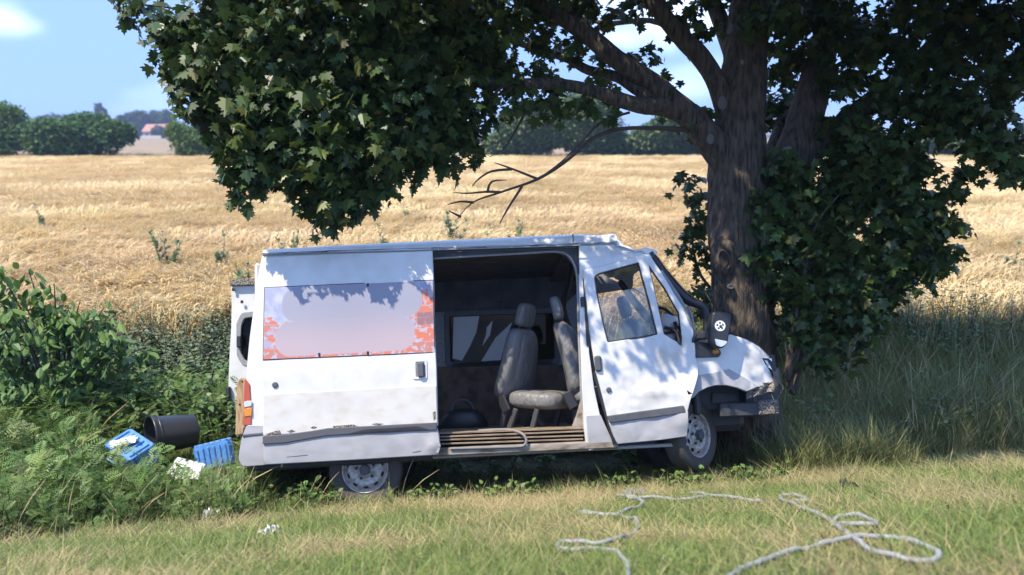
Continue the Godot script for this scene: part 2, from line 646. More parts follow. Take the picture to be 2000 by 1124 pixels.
func build_land():
	var xs := []
	var zs := []
	var x := -9.0
	while x <= 9.01:
		xs.append(x)
		x += 0.3
	for q in [12.0, 18.0, 30.0, 60.0, 140.0, 400.0, 1000.0, 1900.0]:
		xs.append(q)
		xs.push_front(-q)
	for q in [60.0, 25.0, 10.0, 4.0, 1.0]:
		zs.append(q)
	var z := 0.0
	while z >= -12.01:
		zs.append(z)
		z -= 0.2
	for q in [15.0, 25.0, 50.0, 90.0, 160.0, 400.0, 1000.0, 2200.0]:
		zs.append(-q)
	var no := FastNoiseLite.new()
	no.seed = 4
	no.frequency = 1.3
	var pts := []
	for zz in zs:
		for xx in xs:
			var y := ground_y(xx, zz)
			if absf(xx) < 9.1 and zz > -12.1 and zz < -2.0:
				y += 0.035 * no.get_noise_2d(xx, zz)
			pts.append(Vector3(xx, y, zz))
	var b := M.new()
	b.grid(pts, xs.size(), Vector3.UP)
	tag(obj("ground", b, mats.soil), "earth bank falling from the road to the ditch and the fields", "", "", "structure")
	b = M.new()
	b.box(Vector3(0, -0.055, 3.2), Vector3(160, 0.16, 7.0), 0.02)
	tag(obj("road", b, mats.asphalt), "asphalt road along the top of the bank", "", "", "structure")
	# the body of the standing crop, under the ears
	b = M.new()
	b.box(Vector3(0, -1.5, -46.5), Vector3(150, 0.72, 70.0), 0.0)
	tag(obj("field", b, mats.crop_floor), "dense lower straw of the ripe barley field", "", "", "structure")
	b = M.new()
	b.box(Vector3(0, -1.7, -246), Vector3(900, 0.2, 300), 0.0)
	tag(obj("far_field", b, mats.far_field), "bare brownish field beyond the barley", "", "", "structure")

func leaf_clump(count: int, reach: float, size: float, seed_: int) -> ArrayMesh:
	# a handful of pointed leaves round one point
	var r := RandomNumberGenerator.new()
	r.seed = seed_
	var b := M.new()
	for i in count:
		var o := Vector3(r.randf_range(-1, 1), r.randf_range(-1, 1), r.randf_range(-1, 1)) * reach
		var s := size * r.randf_range(0.7, 1.3)
		b.xf = Transform3D(Basis.from_euler(Vector3(r.randf_range(-0.9, 0.9), r.randf() * TAU, r.randf_range(-0.7, 0.7))), o)
		b.col = Color.WHITE * r.randf_range(0.8, 1.2)
		b.flat([Vector3(0, 0, 0), Vector3(s * 0.5, 0.06 * s, s * 0.45), Vector3(0, 0, s * 1.25), Vector3(-s * 0.5, 0.06 * s, s * 0.45)], Vector3.UP)
	return b.commit()

func bush(called: String, label: String, category: String, group: String, at: Vector3, w: float, h: float, dp: float, tint: Color, count: int, clump: Mesh, trunk := 0.0, cone := 0.0, lumps := 9):
	var t := base(called, at)
	tag(t, label, category, group)
	var b := M.new()
	if trunk > 0.0:
		b.tube([Vector3(0, -0.3, 0), Vector3(0.05, trunk, 0), Vector3(0.1, h * 0.6, 0.05)], [h * 0.035, h * 0.03, h * 0.012], 7)
	else:
		for k in 6:
			var a := rng.randf() * TAU
			b.tube([Vector3(cos(a) * 0.2, -0.2, sin(a) * 0.2), Vector3(cos(a) * w * 0.12, h * 0.35, sin(a) * dp * 0.12), Vector3(cos(a) * w * 0.26, h * 0.7, sin(a) * dp * 0.25)], [h * 0.015, h * 0.012, h * 0.005], 5)
	obj("trunk" if trunk > 0.0 else "stems", b, mats.dead_twig, t)
	var blobs := []
	for k in lumps:
		var f := rng.randf_range(0.0, 1.0)
		var a := rng.randf() * TAU
		var wide := (1.0 - cone * f)
		blobs.append([Vector3(cos(a) * w * 0.27 * wide, lerpf(trunk + h * 0.16, h * 0.80, f), sin(a) * dp * 0.27 * wide), Vector3(w * 0.24 * wide, h * 0.21, dp * 0.24 * wide)])
	blobs.append([Vector3(0, trunk + (h - trunk) * 0.40, 0), Vector3(w * 0.40, (h - trunk) * 0.42, dp * 0.40)])
	var where := []
	var cols := []
	for i in count:
		var bl: Array = blobs[rng.randi() % blobs.size()]
		var d := Vector3(rng.randfn(), rng.randfn(), rng.randfn()).normalized()
		var p: Vector3 = bl[0] + d * bl[1] * pow(rng.randf(), 0.33)
		if p.y < 0.05:
			p.y = rng.randf_range(0.05, h * 0.2)
		var s := rng.randf_range(0.75, 1.3)
		where.append(Transform3D(Basis.from_euler(Vector3(rng.randf_range(-0.5, 0.5), rng.randf() * TAU, rng.randf_range(-0.5, 0.5))).scaled(Vector3(s, s, s)), p))
		var k := rng.randf_range(0.85, 1.5)
		cols.append(Color(tint.r * k * rng.randf_range(0.85, 1.2), tint.g * k, tint.b * k))
	many("foliage", clump, mats.far_leaf, where, cols, t)

func house(at: Vector3, turn: float, size: Vector3, roof_h: float, wall: Material, roof: Material, label: String):
	var t := base("house", at)
	t.rotation.y = turn
	tag(t, label, "house", "village houses beyond the fields")
	var b := M.new()
	b.box(Vector3(0, size.y / 2, 0), size)
	var hx := size.x / 2
	var hz := size.z / 2
	for s in [-1.0, 1.0]:
		b.flat([Vector3(hx * s, size.y, -hz), Vector3(hx * s, size.y, hz), Vector3(hx * s, size.y + roof_h * 0.98, 0)], Vector3(s, 0, 0))
	obj("wall", b, wall, t)
	b = M.new()
	for s in [-1.0, 1.0]:
		var a := Vector3(0, size.y + roof_h, 0)
		var e := Vector3(0, size.y - 0.25, (hz + 0.5) * s)
		var d := (e - a)
		b.box((a + e) / 2, Vector3(size.x + 0.8, 0.18, d.length()), 0.0, Basis(Vector3.RIGHT, atan2(-d.y, d.z)))
	var rf := obj("roof", b, roof, t)
	b = M.new()
	b.box(Vector3(hx * 0.4, size.y + roof_h * 0.8, 0.6), Vector3(0.7, 1.6, 0.7))
	obj("chimney", b, mats.house_wall_pink, rf)
	for k in 4:
		b = M.new()
		b.box(Vector3(-hx + size.x * (k + 0.5) / 4, size.y * 0.55, hz + 0.03), Vector3(1.1, 1.2, 0.1))
		obj("window", b, mats.window_dark, t)

func build_far():
	var clump := leaf_clump(16, 0.42, 0.30, 11)
	var fine := leaf_clump(16, 0.30, 0.2, 12)
	var edge := -1.65
	var gr := "bushes along the far edge of the barley"
	bush("bush", "wide dark green bush at the left edge of the barley field", "bush", gr, Vector3(-46.8, edge, -83.5), 12.5, 5.0, 7.0, Color(0.06, 0.125, 0.035), 3800, clump)
	bush("bush", "tall light green bush left of the wide dark one", "bush", gr, Vector3(-54.3, edge, -82.5), 6.4, 6.2, 5.0, Color(0.11, 0.19, 0.05), 1600, clump)
	bush("bush", "small bright green bush alone by the bare field", "bush", gr, Vector3(-33.6, edge, -82.0), 5.2, 4.6, 3.6, Color(0.10, 0.17, 0.04), 1800, fine)
	bush("bush", "grey green bushy tree under the hanging maple leaves", "bush", gr, Vector3(1.6, edge, -86.0), 9.6, 6.9, 6.0, Color(0.11, 0.165, 0.065), 3200, clump, 0.5)
	bush("bush", "tallest grey green tree in the middle of the field edge", "bush", gr, Vector3(8.6, edge, -87.0), 10.0, 7.4, 6.0, Color(0.10, 0.155, 0.06), 3400, clump, 0.5)
	bush("bush", "lower bush right of the tall trees, left of the maple trunk", "bush", gr, Vector3(16.5, edge, -86.0), 8.0, 5.2, 5.0, Color(0.08, 0.13, 0.05), 2200, clump)
	bush("bush", "low bush close beside the maple trunk on the skyline", "bush", gr, Vector3(22.5, edge, -88.0), 7.0, 3.6, 5.0, Color(0.055, 0.1, 0.035), 1700, clump)
	bush("bush", "bush behind the maple suckers at the field edge", "bush", gr, Vector3(37.0, edge, -88.0), 9.0, 4.4, 5.0, Color(0.06, 0.105, 0.04), 2000, clump)
	bush("bush", "rounded bush on the skyline at the right of the field", "bush", gr, Vector3(48.5, edge, -87.0), 6.4, 4.3, 5.0, Color(0.075, 0.13, 0.04), 1800, clump)
	bush("bush", "low dark bush at the right end of the field edge", "bush", gr, Vector3(57.0, edge, -90.0), 8.0, 3.6, 5.0, Color(0.05, 0.09, 0.035), 1800, clump)
	# rough grass strip between barley and bare field
	var where := []
	var cols := []
	var tuft := blades(26, 0.35, 0.95, 0.03, 0.35, 21)
	for i in 5200:
		var x := rng.randf_range(-66, 66)
		var z := rng.randf_range(-88.5, -81.8)
		var s := rng.randf_range(0.7, 1.3)
		where.append(Transform3D(Basis(Vector3.UP, rng.randf() * TAU).scaled(Vector3(s * 1.4, s, s * 1.4)), Vector3(x, edge, z)))
		var k := rng.randf_range(0.8, 1.2)
		cols.append(Color(0.10 * k, 0.135 * k, 0.055 * k))
	tag(many("margin_grass", tuft, mats.grass_blade, where, cols), "strip of rough green grass behind the barley", "grass", "", "stuff")
	# the village
	var y := -1.65
	var tg := "trees of the far village"
	var tc := leaf_clump(14, 1.1, 0.9, 13)
	bush("village_tree", "pointed dark conifer above the red village roof", "tree", tg, Vector3(-217, y, -415), 10, 17.5, 9, Color(0.035, 0.06, 0.03), 500, tc, 1.5, 0.85)
	bush("village_tree", "broad dark tree in the far village, right of the pointed one", "tree", tg, Vector3(-206, y, -425), 18, 14.5, 12, Color(0.04, 0.065, 0.035), 900, tc, 1.5)
	bush("village_tree", "tall narrow dark tree between the two far houses", "tree", tg, Vector3(-194, y, -430), 11, 15.5, 9, Color(0.04, 0.07, 0.035), 700, tc, 1.5)
	bush("village_tree", "dark tree with a pointed top left of the near maple leaves", "tree", tg, Vector3(-184, y, -420), 11, 15.0, 9, Color(0.045, 0.07, 0.04), 700, tc, 1.5, 0.4)
	bush("village_tree", "low far tree just beside the maple leaves at the left", "tree", tg, Vector3(-172, y, -440), 14, 11.5, 9, Color(0.05, 0.075, 0.04), 700, tc, 1.5)
	bush("village_tree", "far tree behind the wide bush, leftmost of the village", "tree", tg, Vector3(-256, y, -430), 22, 12.5, 12, Color(0.055, 0.085, 0.04), 900, tc, 1.5)
	bush("village_tree", "far tree over the wide bush, left of the conifer", "tree", tg, Vector3(-238, y, -440), 18, 14.5, 12, Color(0.05, 0.075, 0.04), 900, tc, 1.5)
	bush("garden_tree", "small round tree before the pink village roof", "tree", tg, Vector3(-178, y, -395), 6, 5.6, 5, Color(0.04, 0.06, 0.035), 260, tc, 1.0)
	house(Vector3(-224, y, -405), 0.25, Vector3(17, 4.2, 11), 5.4, mats.house_wall, mats.roof_red, "far house with a purplish red roof behind the wide bush")
	house(Vector3(-182, y, -410), -0.15, Vector3(19, 3.6, 9), 3.6, mats.house_wall_pink, mats.roof_pink, "long low house with a pinkish roof in the far village")
	house(Vector3(-206, y, -412), 0.05, Vector3(9, 3.2, 7), 2.6, mats.house_wall, mats.roof_pink, "small far house among the dark village trees")
	house(Vector3(-100, y, -275), 0.3, Vector3(10, 3.2, 9), 4.2, mats.house_wall, mats.roof_slate, "house with a dark slate roof behind the small bright bush")
	house(Vector3(195, y, -285), -0.35, Vector3(15, 3.6, 10), 4.4, mats.house_wall, mats.roof_pink, "house with a red roof at the right edge of the skyline")
	for k in 3:
		var b := M.new()
		var x0: float = [-210.0, -197.0, -180.0][k]
		b.box(Vector3(x0, y + 0.75, -390), Vector3([9.0, 12.0, 10.0][k], 1.5, 0.25), 0.02)
		tag(obj("garden_wall", b, mats.house_wall), ["white garden wall below the dark broad tree", "white garden wall between the far houses", "white garden wall before the pink roofed house"][k], "wall", "white walls of the far village")

# ---------------------------------------------------------------- grass, weeds, crop
func blades(count: int, spread: float, tall: float, wide: float, lean: float, seed_: int, ear := false) -> ArrayMesh:
	var r := RandomNumberGenerator.new()
	r.seed = seed_
	var b := M.new()
	for i in count:
		var a := r.randf() * TAU
		var q := sqrt(r.randf()) * spread
		var p := Vector3(cos(a) * q, 0, sin(a) * q)
		var h := tall * r.randf_range(0.45, 1.05)
		var dir := Vector3(cos(a), 0, sin(a)).rotated(Vector3.UP, r.randf_range(-1.6, 1.6))
		var side := dir.cross(Vector3.UP).rotated(Vector3.UP, r.randf_range(-0.8, 0.8)) * wide * r.randf_range(0.6, 1.2) * 0.5
		var bow := lean * h * r.randf_range(0.3, 1.4)
		b.col = Color.WHITE * r.randf_range(0.78, 1.22)
		var first := b.v.size()
		var segs := 4
		for k in segs + 1:
			var t := float(k) / segs
			var c := p + Vector3.UP * h * (t - 0.25 * lean * t * t) + dir * bow * t * t
			var w := side * (1.0 - t * t * 0.92)
			if ear and k >= segs - 1:
				w = side * (2.4 if k == segs - 1 else 0.5)
			var nn := (Vector3.UP * 0.5 + side.normalized().cross(Vector3.UP + dir * lean * t)).normalized()
			b.vert(c - w, nn)
			b.vert(c + w, nn)
		for k in segs:
			var f := first + k * 2
			b.face(f, f + 1, f + 2)
			b.face(f + 1, f + 3, f + 2)
	return b.commit()

func barley(count: int, spread: float, seed_: int) -> ArrayMesh:
	var r := RandomNumberGenerator.new()
	r.seed = seed_
	var b := M.new()
	for i in count:
		var a := r.randf() * TAU
		var q := sqrt(r.randf()) * spread
		var p := Vector3(cos(a) * q, 0.30, sin(a) * q)
		var h := r.randf_range(0.26, 0.50)
		var dir := Vector3(1, 0, 0).rotated(Vector3.UP, r.randfn() * 0.7)
		var side := dir.cross(Vector3.UP).rotated(Vector3.UP, r.randf_range(-0.9, 0.9))
		var nn := (Vector3.UP * 0.6 + Vector3(r.randf_range(-1, 1), 0, r.randf_range(-1, 1))).normalized()
		var top := p + Vector3.UP * h + dir * h * 0.35
		b.col = Color(0.88, 0.86, 0.74) * r.randf_range(0.82, 1.08)
		var w := side * 0.005
		var f := b.vert(p - w, nn)
		b.vert(p + w, nn)
		b.vert(top - w, nn)
		b.vert(top + w, nn)
		b.face(f, f + 1, f + 2)
		b.face(f + 1, f + 3, f + 2)
		b.col = Color(1.0, 0.98, 0.95) * r.randf_range(0.9, 1.15)
		var droop := r.randf_range(-0.15, 0.75)
		var e1 := top + dir * 0.045 + Vector3.UP * (0.03 - droop * 0.025)
		var e2 := e1 + dir * 0.06 + Vector3.UP * (0.03 - droop * 0.08)
		var e3 := e2 + dir * 0.075 + Vector3.UP * (0.025 - droop * 0.11)
		var first := b.v.size()
		for k in 4:
			var c: Vector3 = [top, e1, e2, e3][k]
			var ww: Vector3 = side * [0.004, 0.008, 0.0065, 0.0015][k]
			b.vert(c - ww, nn)
			b.vert(c + ww, nn)
		for k in 3:
			var g := first + k * 2
			b.face(g, g + 1, g + 2)
			b.face(g + 1, g + 3, g + 2)
	return b.commit()

func build_crop():
	var r := RandomNumberGenerator.new()
	r.seed = 505
	var patch := FastNoiseLite.new()
	patch.seed = 12
	patch.frequency = 0.10
	var fine := FastNoiseLite.new()
	fine.seed = 13
	fine.frequency = 0.55
	var near := barley(44, 0.17, 91)
	var near2 := barley(44, 0.17, 92)
	for lod in [[10.35, 24.0, 38.0, 1.0], [24.0, 46.0, 16.0, 1.2], [46.0, 81.8, 8.5, 1.55]]:
		for which in 2:
			var where := []
			var cols := []
			var d: float = lod[0]
			var s0: float = lod[3]
			var area: float = (lod[1] - lod[0]) * ((lod[0] + lod[1]) * 0.5 * 1.62 + 6.0)
			for i in int(area * lod[2] * 0.5):
				# evenly over the trapezium that the photograph looks at, with a margin
				var t := r.randf()
				var z := sqrt(lerpf(lod[0] * lod[0], lod[1] * lod[1], t))
				var x := r.randf_range(-0.5, 0.5) * (z * 1.62 + 6.0)
				if z < 10.6 + 0.25 * sin(x * 1.3) + 0.2 * sin(x * 3.1):
					continue
				var turn := patch.get_noise_2d(x, z) * 4.0 + fine.get_noise_2d(x, z) * 1.6 + 0.4 + r.randfn() * 0.25
				var s := r.randf_range(0.88, 1.1)
				var hs := s * (1.0 + 0.10 * fine.get_noise_2d(x * 0.7, z * 0.7))
				where.append(Transform3D(Basis(Vector3.UP, turn).scaled(Vector3(s * s0, hs, s * s0)), Vector3(x, -1.65, -z)))
				var k := 1.0 + 0.12 * patch.get_noise_2d(x * 1.6 + 40, z * 2.4) + 0.10 * fine.get_noise_2d(x, z * 2.0) + r.randf_range(-0.10, 0.10)
				var gk := 1.0 + 0.05 * patch.get_noise_2d(x + 90, z)
				cols.append(Color(0.80 * k, 0.625 * k * gk, 0.355 * k))
			tag(many("barley", [near, near2][which], mats.straw, where, cols), "ripe golden barley standing behind the van", "crop", "", "stuff")
	# green weeds that stand above the barley, each a plant of its own
	var plant := field_weed_mesh(301)
	var plant2 := field_weed_mesh(302)
	var spots := [Vector3(-6.525, -0.390, -14.392), Vector3(-5.712, -0.386, -14.800), Vector3(-4.614, -0.361, -15.724), Vector3(-2.662, -0.338, -16.239), Vector3(-1.307, -0.310, -17.469), Vector3(-0.689, -0.363, -15.825), Vector3(0.097, -0.326, -18.180), Vector3(-12.519, -0.329, -20.526), Vector3(-3.045, -0.311, -22.570), Vector3(-1.755, -0.292, -18.799), Vector3(-0.546, -0.273, -19.517), Vector3(0.569, -0.350, -16.338), Vector3(-4.229, -0.488, -12.025), Vector3(3.203, -0.395, -15.411), Vector3(7.797, -0.462, -13.459), Vector3(9.456, -0.442, -14.279), Vector3(16.800, -0.094, -36.389), Vector3(-7.653, -0.083, -28.228)]
	var says := ["tall green weed in the barley above the left shrub", "leafy green weed in the barley left of the van roof", "green weed in the barley just above the van roof", "green weed under the tip of the hanging maple leaves", "green weed at the tip of the dead branch", "faint green weed right of the dead branch tip", "green weed below the fork of the dead branch", "blurred green weed far left in the barley", "small far weed between maple leaves and dead branch", "small weed left of the dead branch tip", "small weed just below the dead branch", "pale weed in the barley over the van's sliding door", "thin weed in the barley beside the rear van door", "pale weed in the barley left of the maple trunk", "green weed in the barley right of the maple suckers", "green weed in the barley at the right picture edge", "far weed in the barley right of the trunk", "far weed in the barley behind the hanging leaves"]
	for i in spots.size():
		var o := base("field_weed", Vector3(spots[i].x, -1.65, spots[i].z))
		tag(o, says[i], "weed", "green weeds in the barley")
		o.rotation.y = i * 1.7
		var sc: float = [1.15, 1.0, 1.0, 1.0, 1.2, 0.9, 0.95, 1.05, 0.9, 0.8, 0.75, 0.85, 1.0, 0.85, 0.9, 0.95, 1.0, 0.9][i]
		o.scale = Vector3(sc, sc, sc)
		obj("foliage", [plant, plant2][i % 2], mats.weed_leaf, o)

func field_weed_mesh(seed_: int) -> ArrayMesh:
	# an upright thistle-like plant with side shoots
	var r := RandomNumberGenerator.new()
	r.seed = seed_
	var b := M.new()
	for s in 5:
		var a := r.randf() * TAU
		var lean := Vector3(cos(a), 0, sin(a)) * r.randf_range(0.1, 0.32)
		var h := r.randf_range(0.95, 1.35)
		b.col = Color(0.12, 0.15, 0.07)
		b.tube([Vector3.ZERO, lean * 0.4 + Vector3.UP * h * 0.5, lean + Vector3.UP * h], [0.008, 0.006, 0.003], 4, false)
		for k in 64:
			var t := r.randf_range(0.30, 1.0)
			var p := lean * t * t + Vector3.UP * h * t
			var d := Vector3(r.randf_range(-1, 1), r.randf_range(-0.1, 0.7), r.randf_range(-1, 1)).normalized()
			var l := r.randf_range(0.08, 0.17) * (1.3 - 0.6 * t)
			var w := d.cross(Vector3.UP).normalized() * l * 0.24
			b.col = Color(0.15, 0.23, 0.11) * r.randf_range(0.7, 1.25)
			b.flat([p, p + d * l * 0.5 + w, p + d * l, p + d * l * 0.5 - w], Vector3.UP)
	return b.commit()

# ---------------------------------------------------------------- the maple
func maple_leaf_mesh() -> ArrayMesh:
	# five pointed lobes, hanging from the stalk at the origin, slightly folded
	var pts := [Vector2(0, 0), Vector2(0.18, 0.10), Vector2(0.45, 0.07), Vector2(0.29, -0.12), Vector2(0.46, -0.17), Vector2(0.68, -0.32), Vector2(0.44, -0.37), Vector2(0.46, -0.54), Vector2(0.20, -0.49), Vector2(0.20, -0.70), Vector2(0.09, -0.75), Vector2(0.0, -1.0)]
	var b := M.new()
	for s in [-1.0, 1.0]:
		var first := b.v.size()
		var hub := Vector3(0, -0.32, 0)
		var nn := Vector3(0.28 * s, 0.12, 1.0)
		b.vert(hub, nn)
		for p in pts:
			b.vert(Vector3(p.x * s, p.y, -0.26 * absf(p.x) - 0.10 * p.y * p.y), nn)
		for i in range(1, pts.size()):
			b.face(first, first + i, first + i + 1)
	b.flat([Vector3(-0.008, 0, 0), Vector3(0.008, 0, 0), Vector3(0.008, 0.35, -0.1), Vector3(-0.008, 0.35, -0.1)], Vector3(0, 0, 1))
	return b.commit()

func limb(t: Node3D, called: String, ps: Array, rs: Array, sides := 9, k := 4, rough := 0.12, m: Material = null, torn_and_dappled := false) -> MeshInstance3D:
	var b := M.new()
	var c := curve(ps, k)
	b.tube(c, ramp(rs, c.size()), sides, true, rough, rng.randi() % 1000)
	if torn_and_dappled:
		# sun dapples painted pale over rubbed, torn bark below the knot, down to where the bonnet struck
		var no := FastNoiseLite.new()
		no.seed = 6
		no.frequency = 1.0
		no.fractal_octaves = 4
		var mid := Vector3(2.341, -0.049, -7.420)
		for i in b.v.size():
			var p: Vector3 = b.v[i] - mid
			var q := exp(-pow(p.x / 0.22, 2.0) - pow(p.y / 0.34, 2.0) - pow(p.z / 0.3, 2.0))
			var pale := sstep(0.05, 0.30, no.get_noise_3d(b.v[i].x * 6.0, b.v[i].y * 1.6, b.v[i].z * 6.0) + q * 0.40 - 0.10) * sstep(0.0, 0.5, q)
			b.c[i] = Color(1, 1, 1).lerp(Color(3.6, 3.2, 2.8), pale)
	return obj(called, b, m if m else mats.bark, t)

func build_tree():
	var t := base("maple_tree", Vector3.ZERO)
	tag(t, "big dark leaved maple with a thick forked trunk that the van hit", "tree")
	# trunk with its two main stems
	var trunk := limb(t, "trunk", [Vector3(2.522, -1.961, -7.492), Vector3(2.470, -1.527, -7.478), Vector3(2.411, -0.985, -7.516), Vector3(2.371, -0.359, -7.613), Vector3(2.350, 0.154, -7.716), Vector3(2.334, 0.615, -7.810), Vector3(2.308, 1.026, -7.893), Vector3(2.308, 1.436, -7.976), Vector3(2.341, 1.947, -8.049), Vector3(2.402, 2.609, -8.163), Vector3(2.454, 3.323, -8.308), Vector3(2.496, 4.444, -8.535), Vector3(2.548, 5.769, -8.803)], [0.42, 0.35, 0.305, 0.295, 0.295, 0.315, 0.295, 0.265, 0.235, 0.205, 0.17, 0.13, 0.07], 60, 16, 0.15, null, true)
	limb(t, "stem", [Vector3(2.421, 0.460, -7.789), Vector3(2.690, 0.895, -7.897), Vector3(2.931, 1.434, -8.078), Vector3(3.136, 2.008, -8.245), Vector3(3.305, 2.542, -8.456), Vector3(3.456, 3.283, -8.606), Vector3(3.772, 4.697, -8.994)], [0.22, 0.215, 0.19, 0.17, 0.14, 0.11, 0.06], 18, 6, 0.12)
	limb(t, "branch", [Vector3(2.765, 1.125, -7.964), Vector3(3.099, 1.435, -8.007), Vector3(3.536, 1.809, -8.001), Vector3(3.901, 2.143, -7.967), Vector3(4.307, 2.583, -7.954), Vector3(4.750, 3.158, -7.968)], [0.13, 0.125, 0.11, 0.09, 0.075, 0.05], 10)
	limb(t, "branch", [Vector3(2.282, 1.154, -7.919), Vector3(2.067, 1.448, -7.877), Vector3(1.910, 1.615, -7.860), Vector3(1.748, 1.764, -7.788), Vector3(1.490, 1.850, -7.703), Vector3(1.219, 1.851, -7.601), Vector3(0.720, 1.996, -7.529), Vector3(0.384, 2.042, -7.436), Vector3(-0.047, 2.036, -7.333), Vector3(-0.406, 2.067, -7.237), Vector3(-0.828, 2.177, -7.157), Vector3(-1.360, 2.258, -7.072), Vector3(-1.965, 2.335, -6.985), Vector3(-2.457, 2.467, -7.012)], [0.19, 0.16, 0.14, 0.125, 0.10, 0.078, 0.062, 0.055, 0.05, 0.045, 0.04, 0.03, 0.022, 0.012], 12)
	limb(t, "branch", [Vector3(1.803, 1.715, -7.798), Vector3(1.500, 1.958, -7.725), Vector3(1.340, 2.090, -7.752), Vector3(1.006, 2.291, -7.691), Vector3(0.730, 2.519, -7.737), Vector3(0.414, 2.727, -7.779), Vector3(0.000, 3.041, -7.842), Vector3(-0.584, 3.403, -7.814)], [0.13, 0.115, 0.10, 0.095, 0.088, 0.08, 0.065, 0.045], 10)
	limb(t, "branch", [Vector3(1.504, 1.851, -7.724), Vector3(1.250, 1.982, -7.730), Vector3(1.034, 2.136, -7.863), Vector3(0.760, 2.209, -7.980), Vector3(0.565, 2.319, -8.002), Vector3(0.281, 2.415, -8.124), Vector3(-0.316, 2.622, -8.268)], [0.06, 0.058, 0.055, 0.05, 0.045, 0.035, 0.02], 8)
	limb(t, "branch", [Vector3(2.216, 1.692, -7.998), Vector3(2.064, 2.053, -7.948), Vector3(1.875, 2.325, -7.901), Vector3(1.723, 2.474, -7.932), Vector3(1.490, 2.698, -7.875), Vector3(1.250, 3.011, -7.939), Vector3(0.740, 3.524, -7.940)], [0.12, 0.10, 0.095, 0.09, 0.08, 0.07, 0.04], 10)
	limb(t, "branch", [Vector3(1.875, 2.310, -7.898), Vector3(1.738, 2.570, -8.257), Vector3(1.476, 2.768, -8.603), Vector3(1.020, 2.783, -8.913), Vector3(0.469, 2.968, -9.256)], [0.045, 0.04, 0.03, 0.025, 0.015], 7)
	limb(t, "branch", [Vector3(2.396, 0.764, -7.891), Vector3(2.733, 1.268, -8.299), Vector3(3.125, 1.926, -8.841), Vector3(3.382, 2.170, -9.196), Vector3(3.680, 2.790, -9.628)], [0.12, 0.09, 0.075, 0.06, 0.04], 8)
	for q in [[Vector3(2.444, 2.864, -8.215), Vector3(1.773, 3.695, -7.567), Vector3(1.033, 4.347, -6.883), Vector3(0.360, 4.980, -6.195)], [Vector3(2.444, 3.221, -8.287), Vector3(2.920, 4.071, -7.949), Vector3(3.445, 4.968, -7.621), Vector3(3.720, 5.886, -7.195)], [Vector3(2.470, 3.934, -8.432), Vector3(1.720, 5.410, -9.547), Vector3(0.307, 6.998, -10.481)], [Vector3(2.346, 2.152, -8.091), Vector3(2.064, 3.387, -9.137), Vector3(1.472, 4.473, -10.377)]]:
		limb(t, "branch", q, [0.11, 0.08, 0.055, 0.03] if q.size() == 4 else [0.11, 0.07, 0.03], 8)
	# hanging twigs that carry the leaves on the left
	for q in [[Vector3(-0.828, 2.177, -7.157), Vector3(-1.027, 1.725, -7.015), Vector3(-1.201, 1.369, -6.891), Vector3(-1.292, 1.014, -6.819)], [Vector3(-1.360, 2.258, -7.072), Vector3(-1.476, 1.723, -6.912), Vector3(-1.541, 1.285, -6.772), Vector3(-1.599, 0.803, -6.675)], [Vector3(-1.965, 2.335, -6.985), Vector3(-2.093, 1.895, -6.845), Vector3(-2.200, 1.548, -6.724), Vector3(-2.323, 1.108, -6.635)], [Vector3(-1.620, 2.297, -7.028), Vector3(-1.760, 1.850, -6.785), Vector3(-1.826, 1.419, -6.697), Vector3(-1.936, 1.117, -6.636)], [Vector3(-2.457, 2.467, -7.012), Vector3(-2.680, 2.335, -6.985), Vector3(-2.836, 2.029, -6.923), Vector3(-2.894, 1.723, -6.861)], [Vector3(-2.367, 2.458, -7.010), Vector3(-2.859, 2.642, -7.047), Vector3(-3.439, 2.708, -7.061)], [Vector3(-0.406, 2.067, -7.237), Vector3(-0.602, 1.727, -7.117), Vector3(-0.736, 1.411, -7.002)], [Vector3(-0.047, 2.036, -7.333), Vector3(-0.187, 1.911, -7.205), Vector3(-0.350, 1.637, -7.150)]]:
		limb(t, "twig", q, [0.018, 0.013, 0.008, 0.004], 5, 3, 0.0, mats.dead_twig)
	# the bare dead branch
	var dead := limb(t, "dead_branch", [Vector3(2.033, 1.580, -7.873), Vector3(1.596, 1.630, -7.761), Vector3(1.060, 1.629, -7.658), Vector3(0.755, 1.527, -7.536), Vector3(0.535, 1.342, -7.396), Vector3(0.240, 1.167, -7.259), Vector3(-0.104, 1.053, -7.133), Vector3(-0.367, 0.960, -7.064), Vector3(-0.541, 0.768, -6.974)], [0.028, 0.024, 0.021, 0.019, 0.017, 0.014, 0.010, 0.006, 0.002], 7, 4, 0.35, mats.dead_twig)
